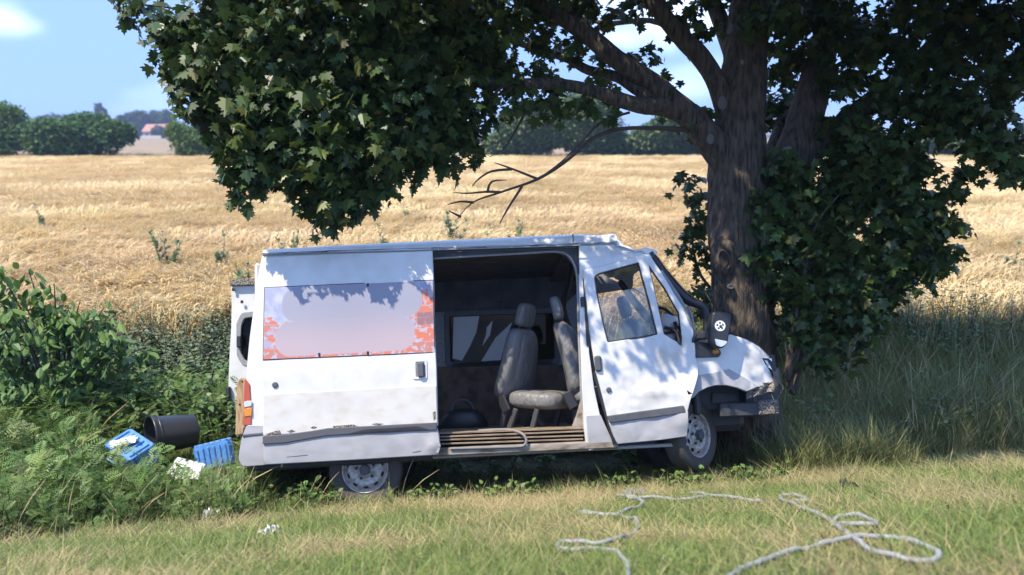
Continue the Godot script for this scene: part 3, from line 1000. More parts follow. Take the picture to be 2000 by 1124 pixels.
	for q in [[Vector3(1.150, 1.786, -7.690), Vector3(0.864, 1.692, -7.620), Vector3(0.671, 1.503, -7.531), Vector3(0.472, 1.323, -7.392), Vector3(0.240, 1.167, -7.259)], [Vector3(0.240, 1.167, -7.259), Vector3(0.000, 1.264, -7.227), Vector3(-0.166, 1.322, -7.188)], [Vector3(0.000, 1.259, -7.226), Vector3(-0.189, 1.243, -7.172), Vector3(-0.307, 1.174, -7.138), Vector3(-0.367, 1.111, -7.104)], [Vector3(-0.104, 1.053, -7.133), Vector3(-0.235, 1.061, -7.084), Vector3(-0.411, 1.051, -7.031), Vector3(-0.537, 1.060, -7.033)], [Vector3(-0.226, 1.056, -7.083), Vector3(-0.189, 1.150, -7.153), Vector3(-0.048, 1.161, -7.206)], [Vector3(0.095, 1.105, -7.195), Vector3(0.000, 0.960, -7.166), Vector3(-0.072, 0.843, -7.142), Vector3(-0.114, 0.764, -7.126)], [Vector3(-0.353, 0.964, -7.064), Vector3(-0.467, 0.978, -7.016), Vector3(-0.588, 0.951, -7.011)], [Vector3(-0.467, 0.841, -6.988), Vector3(-0.521, 0.870, -6.974), Vector3(-0.575, 0.900, -6.960)], [Vector3(0.146, 1.819, -7.493), Vector3(0.048, 1.638, -7.405), Vector3(-0.072, 1.449, -7.316), Vector3(-0.214, 1.371, -7.249)]]:
		limb(dead, "twig", q, [0.014, 0.011, 0.008, 0.003], 5, 3, 0.0, mats.dead_twig)
	# suckers at the right foot of the trunk
	for q in [[Vector3(2.746, -0.893, -7.249), Vector3(2.797, -0.446, -7.340), Vector3(2.917, 0.041, -7.489), Vector3(3.152, 0.526, -7.690), Vector3(3.640, 1.131, -7.864)], [Vector3(2.675, -0.762, -7.174), Vector3(2.900, -0.272, -7.273), Vector3(3.250, 0.120, -7.353), Vector3(3.800, 0.414, -7.412)], [Vector3(2.813, -0.976, -7.334), Vector3(3.134, -0.165, -7.703), Vector3(3.520, 0.596, -7.959), Vector3(3.893, 1.224, -8.086)], [Vector3(2.708, -0.728, -7.232), Vector3(2.781, -0.065, -7.264), Vector3(2.911, 0.672, -7.362), Vector3(3.157, 1.010, -7.431)], [Vector3(3.950, 0.316, -7.392), Vector3(4.150, 0.806, -7.492), Vector3(4.450, 1.149, -7.561)], [Vector3(2.739, -0.372, -7.661), Vector3(2.405, -0.232, -7.995), Vector3(2.047, 0.071, -8.159), Vector3(1.909, 0.667, -8.280)]]:
		limb(t, "sucker", q, [0.038, 0.03, 0.022, 0.014, 0.006], 6, 4, 0.1)
	# knot, scars and sawn stubs on the trunk
	var b := M.new()
	var face_to := Basis(Vector3.UP, -0.34) * Basis(Vector3.RIGHT, -0.1)
	b.xf = Transform3D(face_to * Basis(Vector3.BACK, 0.12).scaled_local(Vector3(0.62, 1.0, 1.0)), Vector3(2.101, 0.378, -7.481))
	b.lathe([Vector2(0.24, -0.09), Vector2(0.18, -0.04), Vector2(0.135, 0.0), Vector2(0.105, 0.012), Vector2(0.09, 0.006)], 24)
	obj("bark_swelling", b, mats.bark, trunk)
	b = M.new()
	b.xf = Transform3D(face_to * Basis(Vector3.BACK, 0.35).scaled_local(Vector3(0.55, 1.0, 1.0)), Vector3(2.095, 0.368, -7.476))
	b.lathe([Vector2(0.112, -0.01), Vector2(0.10, 0.012), Vector2(0.085, 0.014), Vector2(0.066, -0.012), Vector2(0.055, -0.045)], 24)
	obj("knot", b, mats.knot_wood, trunk)
	b = M.new()
	b.xf = Transform3D(face_to.scaled_local(Vector3(0.55, 1.0, 1.0)), Vector3(2.089, 0.372, -7.455))
	b.lathe([Vector2(0.075, 0.004), Vector2(0.0005, -0.012)], 18)
	obj("hollow", b, mats.scar_dark, trunk)
	for q in [[Vector3(2.083, 1.890, -7.854), 0.034, 0.058, -0.7], [Vector3(1.953, 1.536, -7.711), 0.03, 0.045, -0.5], [Vector3(2.795, 1.423, -7.872), 0.035, 0.035, 0.1], [Vector3(2.157, 0.108, -7.411), 0.03, 0.02, -0.2]]:
		b = M.new()
		b.xf = Transform3D((Basis(Vector3.UP, q[3]) * Basis(Vector3.RIGHT, -0.15)).scaled_local(Vector3(q[1], q[2], 1.0)), q[0])
		b.lathe([Vector2(1.15, -0.07), Vector2(1.1, -0.005), Vector2(0.95, 0.012), Vector2(0.86, 0.004), Vector2(0.45, -0.004), Vector2(0.001, -0.008)], 16)
		obj("sawn_stub", b, mats.cut_wood, trunk)
	build_crown(t)

func build_crown(t: Node3D):
	var r := RandomNumberGenerator.new()
	r.seed = 2024
	# masses of leaves: centre, half sizes, share of a closed mass
	var low := []
	# hanging on the left, over the van
	for q in [Vector3(-2.584, 2.569, -7.135), Vector3(-2.475, 2.165, -7.002), Vector3(-2.144, 2.467, -7.012), Vector3(-2.099, 1.898, -6.897), Vector3(-1.768, 2.346, -7.090), Vector3(-1.710, 1.812, -6.930), Vector3(-1.380, 2.177, -7.157), Vector3(-1.405, 1.680, -6.954), Vector3(-1.073, 2.414, -7.307), Vector3(-0.973, 1.909, -7.154), Vector3(-0.700, 2.231, -7.270), Vector3(-0.521, 2.611, -7.449), Vector3(-1.380, 2.673, -7.258), Vector3(-1.813, 2.702, -7.162), Vector3(-0.933, 2.734, -7.372), Vector3(-2.267, 2.746, -7.171)]:
		low.append([q, Vector3(0.36, 0.30, 0.46), 0.78])
	for q in [Vector3(-2.857, 2.429, -7.055), Vector3(-2.723, 2.120, -6.993), Vector3(-2.613, 1.854, -6.888), Vector3(-2.350, 1.700, -6.805), Vector3(-2.200, 1.548, -6.724), Vector3(-1.951, 1.526, -6.770), Vector3(-1.773, 1.418, -6.748), Vector3(-1.519, 1.372, -6.790), Vector3(-1.179, 1.547, -6.927), Vector3(-0.920, 1.546, -7.029), Vector3(-0.649, 1.727, -7.117), Vector3(-0.467, 2.048, -7.233), Vector3(-0.284, 2.379, -7.402), Vector3(-1.965, 2.160, -6.950), Vector3(-2.323, 1.854, -6.888)]:
		low.append([q, Vector3(0.21, 0.20, 0.32), 0.9])
	for q in [Vector3(-2.244, 1.376, -6.689), Vector3(-2.068, 1.311, -6.676), Vector3(-1.848, 1.225, -6.658), Vector3(-1.608, 1.110, -6.737), Vector3(-1.519, 1.044, -6.724), Vector3(-1.395, 1.172, -6.801), Vector3(-1.269, 1.280, -6.873), Vector3(-1.050, 1.434, -6.956), Vector3(-0.736, 1.501, -7.020), Vector3(-0.510, 1.582, -7.088), Vector3(-0.327, 1.797, -7.182), Vector3(-2.288, 1.246, -6.663), Vector3(-1.608, 1.219, -6.759), Vector3(-1.350, 1.062, -6.778)]:
		low.append([q, Vector3(0.115, 0.12, 0.16), 0.8])
	for q in [Vector3(-3.413, 2.694, -7.058), Vector3(-3.270, 2.668, -7.053), Vector3(-3.145, 2.598, -7.038), Vector3(-3.037, 2.467, -7.012), Vector3(-2.970, 2.314, -6.981), Vector3(-2.926, 2.160, -6.950), Vector3(-2.877, 1.941, -6.905), Vector3(-2.483, 1.548, -6.775), Vector3(-2.367, 1.419, -6.697), Vector3(-2.332, 1.225, -6.658), Vector3(-2.270, 1.126, -6.638), Vector3(-1.986, 1.222, -6.709), Vector3(-1.733, 1.013, -6.717), Vector3(-1.653, 0.978, -6.710), Vector3(-1.563, 0.926, -6.700), Vector3(-1.247, 1.036, -6.824), Vector3(-1.188, 1.093, -6.836), Vector3(-0.736, 1.357, -6.991), Vector3(-0.589, 1.388, -6.997), Vector3(-0.440, 1.446, -7.060), Vector3(-0.350, 1.554, -7.133), Vector3(-0.443, 1.751, -7.173), Vector3(-1.073, 1.278, -6.924), Vector3(-0.920, 1.343, -6.988)]:
		low.append([q, Vector3(0.075, 0.08, 0.11), 0.7])
	# over the middle, with the sky showing through
	for q in [Vector3(-0.195, 2.807, -7.693), Vector3(0.148, 2.944, -7.823), Vector3(0.000, 2.592, -7.649), Vector3(0.400, 2.766, -7.889), Vector3(0.650, 2.913, -7.919)]:
		low.append([q, Vector3(0.20, 0.13, 0.36), 0.5])
	for q in [Vector3(0.912, 2.732, -7.984), Vector3(0.250, 2.448, -7.824), Vector3(-0.049, 2.258, -7.582), Vector3(-0.260, 2.194, -7.365), Vector3(0.557, 2.434, -7.924), Vector3(1.232, 2.898, -8.120), Vector3(0.296, 2.146, -7.661), Vector3(0.000, 2.008, -7.327)]:
		low.append([q, Vector3(0.12, 0.09, 0.26), 0.5])
	for q in [Vector3(0.924, 2.395, -8.018), Vector3(1.196, 2.380, -8.117), Vector3(1.404, 2.405, -8.122), Vector3(1.489, 2.093, -7.956), Vector3(0.800, 2.154, -7.765), Vector3(0.462, 1.972, -7.524), Vector3(0.166, 1.915, -7.308), Vector3(1.000, 1.958, -7.725), Vector3(1.444, 1.962, -7.828), Vector3(1.879, 1.766, -7.890), Vector3(1.976, 1.816, -7.900), Vector3(1.886, 1.670, -8.381), Vector3(1.925, 2.583, -7.954), Vector3(1.771, 2.697, -8.079), Vector3(1.591, 2.797, -8.099), Vector3(0.336, 1.826, -7.392), Vector3(0.504, 1.816, -7.390), Vector3(-0.187, 1.911, -7.205), Vector3(-0.093, 1.797, -7.182), Vector3(0.681, 1.853, -7.500)]:
		low.append([q, Vector3(0.075, 0.06, 0.13), 0.5])
	# right of the stems
	for q in [Vector3(2.467, 2.654, -7.764), Vector3(2.952, 2.339, -8.517), Vector3(2.912, 2.762, -8.194), Vector3(3.039, 1.870, -8.830), Vector3(3.285, 2.697, -8.079), Vector3(3.337, 2.143, -7.967), Vector3(3.547, 2.484, -7.934), Vector3(3.699, 1.987, -7.833), Vector3(3.897, 2.316, -7.695), Vector3(4.243, 2.074, -7.646), Vector3(4.000, 1.835, -7.700), Vector3(4.380, 2.401, -7.611), Vector3(4.608, 2.626, -7.554), Vector3(3.547, 1.540, -7.742), Vector3(3.328, 1.641, -7.967), Vector3(4.440, 1.880, -7.607), Vector3(4.704, 2.202, -7.468), Vector3(4.970, 2.426, -7.412), Vector3(3.799, 2.751, -7.784), Vector3(4.185, 2.735, -7.678)]:
		low.append([q, Vector3(0.27, 0.21, 0.40), 0.58])
	for q in [Vector3(4.623, 1.781, -7.485), Vector3(4.728, 1.591, -7.344), Vector3(4.526, 1.638, -7.456), Vector3(4.680, 1.355, -7.297), Vector3(4.243, 1.663, -7.563), Vector3(3.900, 1.566, -7.646), Vector3(4.150, 1.762, -7.685), Vector3(4.536, 1.402, -7.306), Vector3(4.762, 1.238, -7.273), Vector3(4.380, 1.543, -7.437)]:
		low.append([q, Vector3(0.15, 0.11, 0.2), 0.6])
	# bushy growth on the suckers
	for q in [Vector3(3.183, 0.785, -7.691), Vector3(3.542, 1.087, -7.753), Vector3(3.749, 0.796, -7.591), Vector3(3.243, 0.398, -7.511), Vector3(3.648, 0.398, -7.511), Vector3(2.939, 0.498, -7.531), Vector3(2.837, 0.895, -7.612), Vector3(3.337, 1.238, -7.783), Vector3(3.799, 1.338, -7.804), Vector3(3.141, 0.001, -7.430), Vector3(2.800, 0.120, -7.353), Vector3(3.496, 0.051, -7.441)]:
		low.append([q, Vector3(0.30, 0.26, 0.36), 0.95])
	for q in [Vector3(4.000, 0.659, -7.462), Vector3(3.952, 0.994, -7.632), Vector3(3.950, 0.316, -7.392), Vector3(3.725, 0.169, -7.362), Vector3(4.150, 0.708, -7.472), Vector3(3.901, 1.242, -7.682), Vector3(2.850, -0.272, -7.273), Vector3(3.243, -0.297, -7.370), Vector3(2.600, 0.708, -7.472), Vector3(2.525, 0.904, -7.511), Vector3(2.500, 0.414, -7.412), Vector3(3.547, -0.198, -7.390), Vector3(2.736, 1.242, -7.682)]:
		low.append([q, Vector3(0.17, 0.15, 0.24), 0.8])
	for q in [Vector3(4.250, 0.463, -7.422), Vector3(4.125, 0.439, -7.417), Vector3(4.225, 1.002, -7.531), Vector3(4.400, 1.139, -7.559), Vector3(4.475, 1.198, -7.571), Vector3(4.250, 0.708, -7.472), Vector3(4.053, 1.292, -7.692), Vector3(3.000, -0.517, -7.223), Vector3(3.344, -0.496, -7.330), Vector3(1.968, 0.920, -8.229), Vector3(1.913, 1.054, -8.256), Vector3(2.034, 0.732, -8.191), Vector3(1.941, 0.598, -8.164), Vector3(2.050, 0.303, -8.104), Vector3(1.886, 0.411, -8.126), Vector3(2.066, -0.018, -8.039), Vector3(1.995, -0.232, -7.995)]:
		low.append([q, Vector3(0.10, 0.08, 0.14), 0.55])
	# the crown above the picture
	var high := []
	for q in [[2.3, 4.2, -7.6, 2.0, 0.8, 1.7], [0.4, 3.7, -7.2, 1.7, 0.7, 1.3], [-0.9, 3.4, -7.0, 1.3, 0.6, 1.1], [4.0, 3.9, -7.2, 1.7, 0.8, 1.3], [5.2, 3.2, -7.0, 1.4, 0.7, 1.1], [2.2, 6.0, -7.6, 2.4, 1.1, 1.9], [3.6, 5.4, -7.8, 1.8, 1.0, 1.5], [0.6, 5.2, -7.4, 1.7, 0.9, 1.4], [2.6, 7.6, -7.5, 1.7, 1.0, 1.5], [0.2, 3.05, -6.1, 1.3, 0.4, 0.45], [1.9, 3.2, -6.0, 1.3, 0.5, 0.6], [3.6, 3.2, -6.1, 1.3, 0.5, 0.6], [-1.2, 3.0, -6.4, 0.7, 0.3, 0.4], [2.6, 3.4, -9.0, 1.6, 0.6, 0.7]]:
		high.append([Vector3(q[0], q[1], q[2]), Vector3(q[3], q[4], q[5]), 0.62])
	var where := []
	var near := []
	for set_ in [low, high]:
		for q in set_:
			var h: Vector3 = q[1]
			var count := int(4200.0 * (h.x * h.y + h.x * h.z + h.y * h.z) / 3.0 * q[2])
			if set_ == high:
				count = int(count * (0.75 if q[0].x > 0.5 else 0.45))
			# leaves sit in sprays: a spray centre, then a few leaves round it
			var left := count
			while left > 0:
				var d := Vector3(r.randfn(), r.randfn(), r.randfn()).normalized() * pow(r.randf(), 0.4)
				var c: Vector3 = q[0] + d * h
				var k := mini(left, r.randi_range(3, 7))
				left -= k
				var out := Vector3(r.randf_range(-1, 1), 0, r.randf_range(-1, 1)).normalized()
				for j in k:
					var p := c + Vector3(r.randfn(), r.randfn() * 0.7, r.randfn()) * 0.065
					var s := r.randf_range(0.05, 0.14)
					var dir := out.rotated(Vector3.UP, r.randfn() * 0.8)
					var sink := r.randf_range(0.35, 1.35)
					var tip := (dir * cos(sink) - Vector3.UP * sin(sink)).normalized()
					var nn := (Vector3.UP * cos(sink) + dir * sin(sink)).rotated(tip, r.randfn() * 0.5).normalized()
					var bas := Basis(tip.cross(nn) * -1.0, -tip, nn).scaled_local(Vector3(s, s, s))
					near.append([Transform3D(bas, p), p, set_ == low])
	# loose strings of leaves that hang from the lower edges
	for q in low:
		if q[1].y > 0.26:
			continue
		for c in (2 if q[1].y > 0.1 else 1):
			var p: Vector3 = q[0] + Vector3(r.randf_range(-1, 1) * q[1].x, -q[1].y * r.randf_range(0.2, 0.9), r.randf_range(-1, 1) * q[1].z)
			var drift := Vector3(r.randfn(), 0, r.randfn()) * 0.018
			for j in r.randi_range(3, 6):
				p += drift + Vector3(r.randfn() * 0.02, -r.randf_range(0.015, 0.05), r.randfn() * 0.02)
				var s := r.randf_range(0.065, 0.12)
				var dir := Vector3(r.randf_range(-1, 1), 0, r.randf_range(-1, 1)).normalized()
				var sink := r.randf_range(0.9, 1.45)
				var tip := (dir * cos(sink) - Vector3.UP * sin(sink)).normalized()
				var nn := (Vector3.UP * cos(sink) + dir * sin(sink)).normalized()
				near.append([Transform3D(Basis(tip.cross(nn) * -1.0, -tip, nn).scaled_local(Vector3(s, s, s)), p), p, true])
	# the three hundred nearest leaves of the lower masses are parts of their own
	var eye := Vector3(0, 1.6, 0)
	near.sort_custom(func(a, b): return (a[1] - eye).length_squared() + (0.0 if a[2] else 900.0) < (b[1] - eye).length_squared() + (0.0 if b[2] else 900.0))
	var leaf := maple_leaf_mesh()
	var greens := []
	for k in 5:
		var m: StandardMaterial3D = mats.maple_leaf.duplicate()
		m.resource_name = "maple_leaf_tone"
		m.albedo_color = [lin(0.045, 0.082, 0.022), lin(0.036, 0.07, 0.02), lin(0.058, 0.098, 0.026), lin(0.042, 0.076, 0.03), lin(0.11, 0.135, 0.03)][k]
		greens.append(m)
	for i in 300:
		var o := obj("leaf", leaf, greens[(i * 7) % 5 if i % 14 else 4], t)
		o.transform = near[i][0]
	var cols := []
	for i in range(300, near.size()):
		where.append(near[i][0])
		var k := r.randf_range(0.6, 1.45)
		var warm := 1.0 + maxf(0.0, r.randfn() * 0.35)
		cols.append(Color(0.042 * k * warm, 0.076 * k, 0.021 * k))
	many("foliage", leaf, mats.maple_leaf, where, cols, t)
	print("maple leaves ", near.size())

# ---------------------------------------------------------------- the van (x to the nose, y up, z to the side we see; the origin is under the rear wheel)
func side_z(y: float) -> float:
	var z := 0.0
	if y < 0.62:
		z -= 0.25 * (0.62 - y) * (0.62 - y)
	if y > 1.2:
		z -= (y - 1.2) * 0.06 + 0.05 * pow(maxf(0.0, y - 1.6), 2.0)
	return z

func skin(off: float, dents := [], wrinkle := 0.0, seed_ := 3) -> Callable:
	var no := FastNoiseLite.new()
	no.seed = seed_
	no.frequency = 2.4
	return func(x, y):
		var z: float = side_z(y) + off
		for d in dents:
			var q: float = pow((x - d[0].x) / d[1], 2.0) + pow((y - d[0].y) / d[2], 2.0)
			z += d[3] * exp(-q)
		if wrinkle > 0.0:
			z += wrinkle * no.get_noise_2d(x, y)
		return z

func panel(called: String, loops: Array, zf: Callable, m: Material, parent: Node, t := 0.012, step := 0.08, edge := 0.005) -> MeshInstance3D:
	var b := M.new()
	b.sheet(loops, zf, t, step, edge)
	return obj(called, b, m, parent)

func shrink(ps: PackedVector2Array, d: float) -> PackedVector2Array:
	return Geometry2D.offset_polygon(ps, -d, Geometry2D.JOIN_ROUND)[0]

func print_on_panel() -> ImageTexture:
	# the printed sheet: plaster peeling off brickwork, with a washed-out pale middle
	var no := FastNoiseLite.new()
	no.seed = 71
	no.frequency = 0.012
	no.fractal_octaves = 5
	var fine := FastNoiseLite.new()
	fine.seed = 72
	fine.frequency = 0.028
	fine.fractal_octaves = 5
	var w := 768
	var h := 336
	var im := Image.create(w, h, false, Image.FORMAT_RGB8)
	for j in h:
		for i in w:
			var u := float(i) / w
			var v := float(j) / h
			var k := fine.get_noise_2d(i, j)
			var big := no.get_noise_2d(i, j)
			var c := Color(0.69, 0.70, 0.77).lerp(Color(0.60, 0.61, 0.70), clampf(0.5 + big * 1.6 + k * 0.5, 0, 1))
			# bricks where the plaster is gone: along the foot, at the left and the right
			var bare := (v - 0.62 - 0.5 * big - 0.16 * k) * 7.0
			bare = maxf(bare, ((u - 0.80) * 3.0 + (v - 0.42) * 1.2 - 0.9 * big - 0.35 * k) * 5.0)
			if u < 0.16:
				bare = maxf(bare, (0.07 - absf(v - 0.55 - 0.2 * big)) * 30.0)
			bare = clampf(bare, 0, 1)
			var wx := u + 0.02 * big
			var wy := v + 0.03 * big
			var row := int(wy * 6.0)
			var bx := fposmod(wx * 8.0 + (0.5 if row % 2 else 0.0), 1.0)
			var by := fposmod(wy * 6.0, 1.0)
			var joint := clampf(maxf(1.0 - bx * 14.0, 1.0 - by * 8.0) + k, 0.0, 0.8)
			var brick := Color(0.78, 0.44, 0.34).lerp(Color(0.66, 0.48, 0.46), clampf(0.4 + k * 1.2 + 0.4 * sin(row * 2.7 + floor(wx * 8.0) * 1.9), 0, 1))
			brick = brick.lerp(Color(0.70, 0.66, 0.70), maxf(joint, clampf((k + 0.5 * big - 0.10) * 5.0, 0, 1)))
			if u > 0.9 and v > 0.45 and v < 0.62:
				brick = brick.lerp(Color(0.45, 0.36, 0.40), 0.6)
			c = c.lerp(brick, bare)
			# washed-out middle, two rounded lobes
			var d1 := Vector2((clampf(u, 0.20, 0.84) - u) * w, (clampf(v, 0.22, 0.28) - v) * h).length()
			var d2 := Vector2((clampf(u, 0.16, 0.79) - u) * w, (clampf(v, 0.70, 0.74) - v) * h).length()
			var a := clampf((74.0 - minf(d1, d2)) / 5.0, 0, 1)
			var soft := Color(0.57, 0.57, 0.62).lerp(Color(0.68, 0.61, 0.625), sstep(0.25, 0.85, v))
			soft = soft.lerp(Color(0.52, 0.51, 0.56), clampf(0.5 - absf(u - 0.5) * 1.6, 0, 1) * (1.0 - v) * 0.8)
			c = c.lerp(soft, a)
			im.set_pixel(i, j, c)
	return ImageTexture.create_from_image(im)

func wheel(parent: Node, called: String, at: Vector3, turn: float) -> Node3D:
	var t := Node3D.new()
	t.name = called
	t.position = at
	t.rotation.y = turn
	parent.add_child(t, true)
	var b := M.new()
	b.lathe([Vector2(0.195, -0.20), Vector2(0.235, -0.205), Vector2(0.285, -0.20), Vector2(0.312, -0.185), Vector2(0.326, -0.165), Vector2(0.327, -0.1), Vector2(0.326, -0.035), Vector2(0.318, -0.012), Vector2(0.300, -0.001), Vector2(0.282, 0.004), Vector2(0.262, 0.006), Vector2(0.245, 0.003), Vector2(0.222, -0.004), Vector2(0.203, -0.014), Vector2(0.195, -0.025)], 96, 0.007, 0.31)
	obj("tyre", b, mats.dusty_rubber, t)
	b = M.new()
	b.lathe([Vector2(0.203, -0.18), Vector2(0.185, -0.12), Vector2(0.186, -0.03), Vector2(0.190, -0.012), Vector2(0.199, -0.004), Vector2(0.205, -0.010), Vector2(0.203, -0.02)], 48)
	obj("rim", b, mats.steel_rim, t)
	# pressed disc with ten hand holes and a raised star
	var loops := [oval(Vector2.ZERO, 0.187, 0.187, 40)]
	for k in 10:
		var a := TAU * (k + 0.5) / 10.0
		var c := Vector2(cos(a), sin(a)) * 0.155
		var q := PackedVector2Array()
		for p in oval(Vector2.ZERO, 0.013, 0.026, 10):
			q.append(c + p.rotated(a))
		loops.append(q)
	b = M.new()
	b.sheet(loops, func(x, y):
		var r := Vector2(x, y).length()
		var a := atan2(y, x)
		var star := 0.5 + 0.5 * cos(a * 5.0 + 0.6)
		var z := -0.042 + 0.028 * sstep(0.185, 0.135, r) - 0.018 * sstep(0.13, 0.085, r) * (1.0 - 0.75 * star) + 0.012 * sstep(0.075, 0.05, r)
		return z, 0.004, 0.022, 0.001)
	obj("wheel_disc", b, mats.steel_rim, t)
	b = M.new()
	b.xf = Transform3D(Basis.IDENTITY, Vector3(0, 0, -0.06))
	b.lathe([Vector2(0.18, 0.0), Vector2(0.001, 0.0)], 24)
	obj("brake_drum", b, mats.dark_metal, t)
	b = M.new()
	b.lathe([Vector2(0.047, -0.04), Vector2(0.046, 0.022), Vector2(0.040, 0.030), Vector2(0.034, 0.030), Vector2(0.033, 0.027), Vector2(0.001, 0.028)], 24)
	obj("hub_cap", b, mats.trim_grey, t)
	for k in 5:
		var a := TAU * k / 5.0 + 0.45
		b = M.new()
		b.xf = Transform3D(Basis.IDENTITY, Vector3(cos(a) * 0.082, sin(a) * 0.082, -0.034))
		b.lathe([Vector2(0.013, 0.0), Vector2(0.012, 0.022), Vector2(0.007, 0.026), Vector2(0.001, 0.027)], 6)
		obj("wheel_nut", b, mats.dark_metal, t)
	return t

func build_van():
	van = base("panel_van", Vector3(-1.2691, -1.5789, -6.0814))
	van.basis = Basis(Vector3(0.99768, 0.04260, -0.05312), Vector3(-0.05822, 0.93823, -0.34107), Vector3(0.03531, 0.34337, 0.93853))
	tag(van, "wrecked white panel van with open sliding door, its crushed nose against the tree", "van")
	var white: Material = mats.white_paint
	var b: M
	# --- body, rear part
	panel("side_panel", [PackedVector2Array([Vector2(-0.867, 2.284), Vector2(-0.883, 2.188), Vector2(-0.911, 1.998), Vector2(-0.934, 1.765), Vector2(-0.963, 1.536), Vector2(-0.983, 1.288), Vector2(-0.991, 1.168), Vector2(-0.956, 1.121), Vector2(-0.950, 0.776), Vector2(-0.822, 0.760), Vector2(-0.652, 0.466), Vector2(0.574, 0.448), Vector2(0.644, 2.243)])], skin(0.0), white, van, 0.02, 0.12)
	# rear bumper and its corner
	b = M.new()
	var bumper_ring := []
	for st in [[0.0, 0.0], [0.0, -0.10], [-0.05, -0.20], [-0.10, -0.95], [-0.05, -1.72], [0.0, -1.86]]:
		for q in PackedVector2Array([Vector2(-0.989, 0.770), Vector2(-1.016, 0.754), Vector2(-1.038, 0.642), Vector2(-1.065, 0.496), Vector2(-1.035, 0.429), Vector2(-0.826, 0.425)]):
			bumper_ring.append(Vector3(q.x + st[0] * (1.0 if q.x < -0.9 else 0.0), q.y, 0.018 + st[1]))
	b.grid(bumper_ring, 6, Vector3(-1, 0.1, 0.2))
	obj("rear_bumper", b, mats.grey_cladding, van)
	panel("bumper_corner", [rounded(PackedVector2Array([Vector2(-0.983, 0.770), Vector2(-0.817, 0.760), Vector2(-0.827, 0.430), Vector2(-1.023, 0.429), Vector2(-1.060, 0.492), Vector2(-1.027, 0.659)]), 0.02)], func(x, y): return side_z(y) + 0.026 - 0.5 * pow(maxf(0.0, -x - 0.93), 2.0), mats.grey_cladding, van, 0.03, 0.06)
	panel("bumper_step", [PackedVector2Array([Vector2(-1.015, 0.694), Vector2(-0.819, 0.700), Vector2(-0.819, 0.687), Vector2(-1.016, 0.681)])], skin(0.034), mats.trim_grey, van, 0.01)
	# tail lamp: red lens, and the sunlit look of its edge painted tan
	var lamp := panel("tail_lamp", [rounded(PackedVector2Array([Vector2(-1.000, 1.168), Vector2(-0.965, 1.122), Vector2(-0.953, 0.908), Vector2(-0.954, 0.781), Vector2(-1.015, 0.776)]), 0.008)], skin(0.012), mats.red_lens, van, 0.05, 0.04)
	panel("lamp_band", [PackedVector2Array([Vector2(-1.004, 0.973), Vector2(-0.946, 0.979), Vector2(-0.947, 0.939), Vector2(-1.004, 0.929)])], skin(0.020), mats.clear_lens, lamp, 0.008)
	panel("lamp_reflector", [PackedVector2Array([Vector2(-1.004, 0.912), Vector2(-0.947, 0.921), Vector2(-0.947, 0.855), Vector2(-1.004, 0.850)])], skin(0.019), mats.amber, lamp, 0.008)
	var board := panel("lamp_edge", [rounded(PackedVector2Array([Vector2(-1.071, 1.110), Vector2(-1.057, 1.163), Vector2(-1.030, 1.183), Vector2(-1.000, 1.173), Vector2(-1.001, 0.955), Vector2(-1.007, 0.710), Vector2(-1.086, 0.697)]), 0.01)], skin(0.0), mats.sunlit_tan, van, 0.03, 0.05)
	for q in [Vector3(-1.029, 1.156, 0.020), Vector3(-1.052, 0.958, 0.020)]:
		b = M.new()
		b.xf = Transform3D(Basis.IDENTITY, q - Vector3(0, 0, 0.02))
		b.lathe([Vector2(0.009, 0.0), Vector2(0.008, 0.006), Vector2(0.001, 0.007)], 10)
		obj("screw", b, mats.dark_metal, board)
	# rear frame, closed near rear door, open far rear door
	panel("rear_pillar", [PackedVector2Array([Vector2(-0.867, 2.284), Vector2(-0.883, 2.188), Vector2(-0.911, 1.998), Vector2(-0.934, 1.765), Vector2(-0.963, 1.536), Vector2(-0.983, 1.288), Vector2(-0.991, 1.168), Vector2(-1.071, 1.110), Vector2(-1.086, 0.697), Vector2(-1.007, 0.710), Vector2(-0.985, 0.778), Vector2(-0.956, 1.121), Vector2(-0.818, 1.347), Vector2(-0.821, 2.281)])], skin(-0.03), white, van, 0.10, 0.08)
	b = M.new()
	b.box(Vector3(-0.93, 1.38, -0.55), Vector3(0.05, 1.70, 0.84), 0.02)
	obj("closed_rear_door", b, white, van)
	var door_z := -1.86
	var rd := panel("open_rear_door", [rounded(PackedVector2Array([Vector2(-1.717, 2.335), Vector2(-1.091, 2.355), Vector2(-1.115, 0.738), Vector2(-1.451, 0.668), Vector2(-1.780, 0.666), Vector2(-1.750, 1.168), Vector2(-1.714, 1.851), Vector2(-1.713, 2.083)]), 0.015), rounded(PackedVector2Array([Vector2(-1.611, 1.869), Vector2(-1.577, 1.954), Vector2(-1.440, 1.964), Vector2(-1.212, 1.951), Vector2(-1.218, 1.444), Vector2(-1.444, 1.446), Vector2(-1.569, 1.464), Vector2(-1.624, 1.570), Vector2(-1.629, 1.731)]), 0.03)], func(x, y): return door_z + 0.0 + 0.012 * sin(y * 5.0), white, van, 0.045, 0.06)
	rd.set_meta("label", "rear door swung open, showing its inner side")
	panel("top_edge", [PackedVector2Array([Vector2(-1.716, 2.382), Vector2(-1.069, 2.389), Vector2(-1.070, 2.318), Vector2(-1.710, 2.323)])], func(x, y): return -1.81, mats.rusty_metal, rd, 0.08, 0.06)
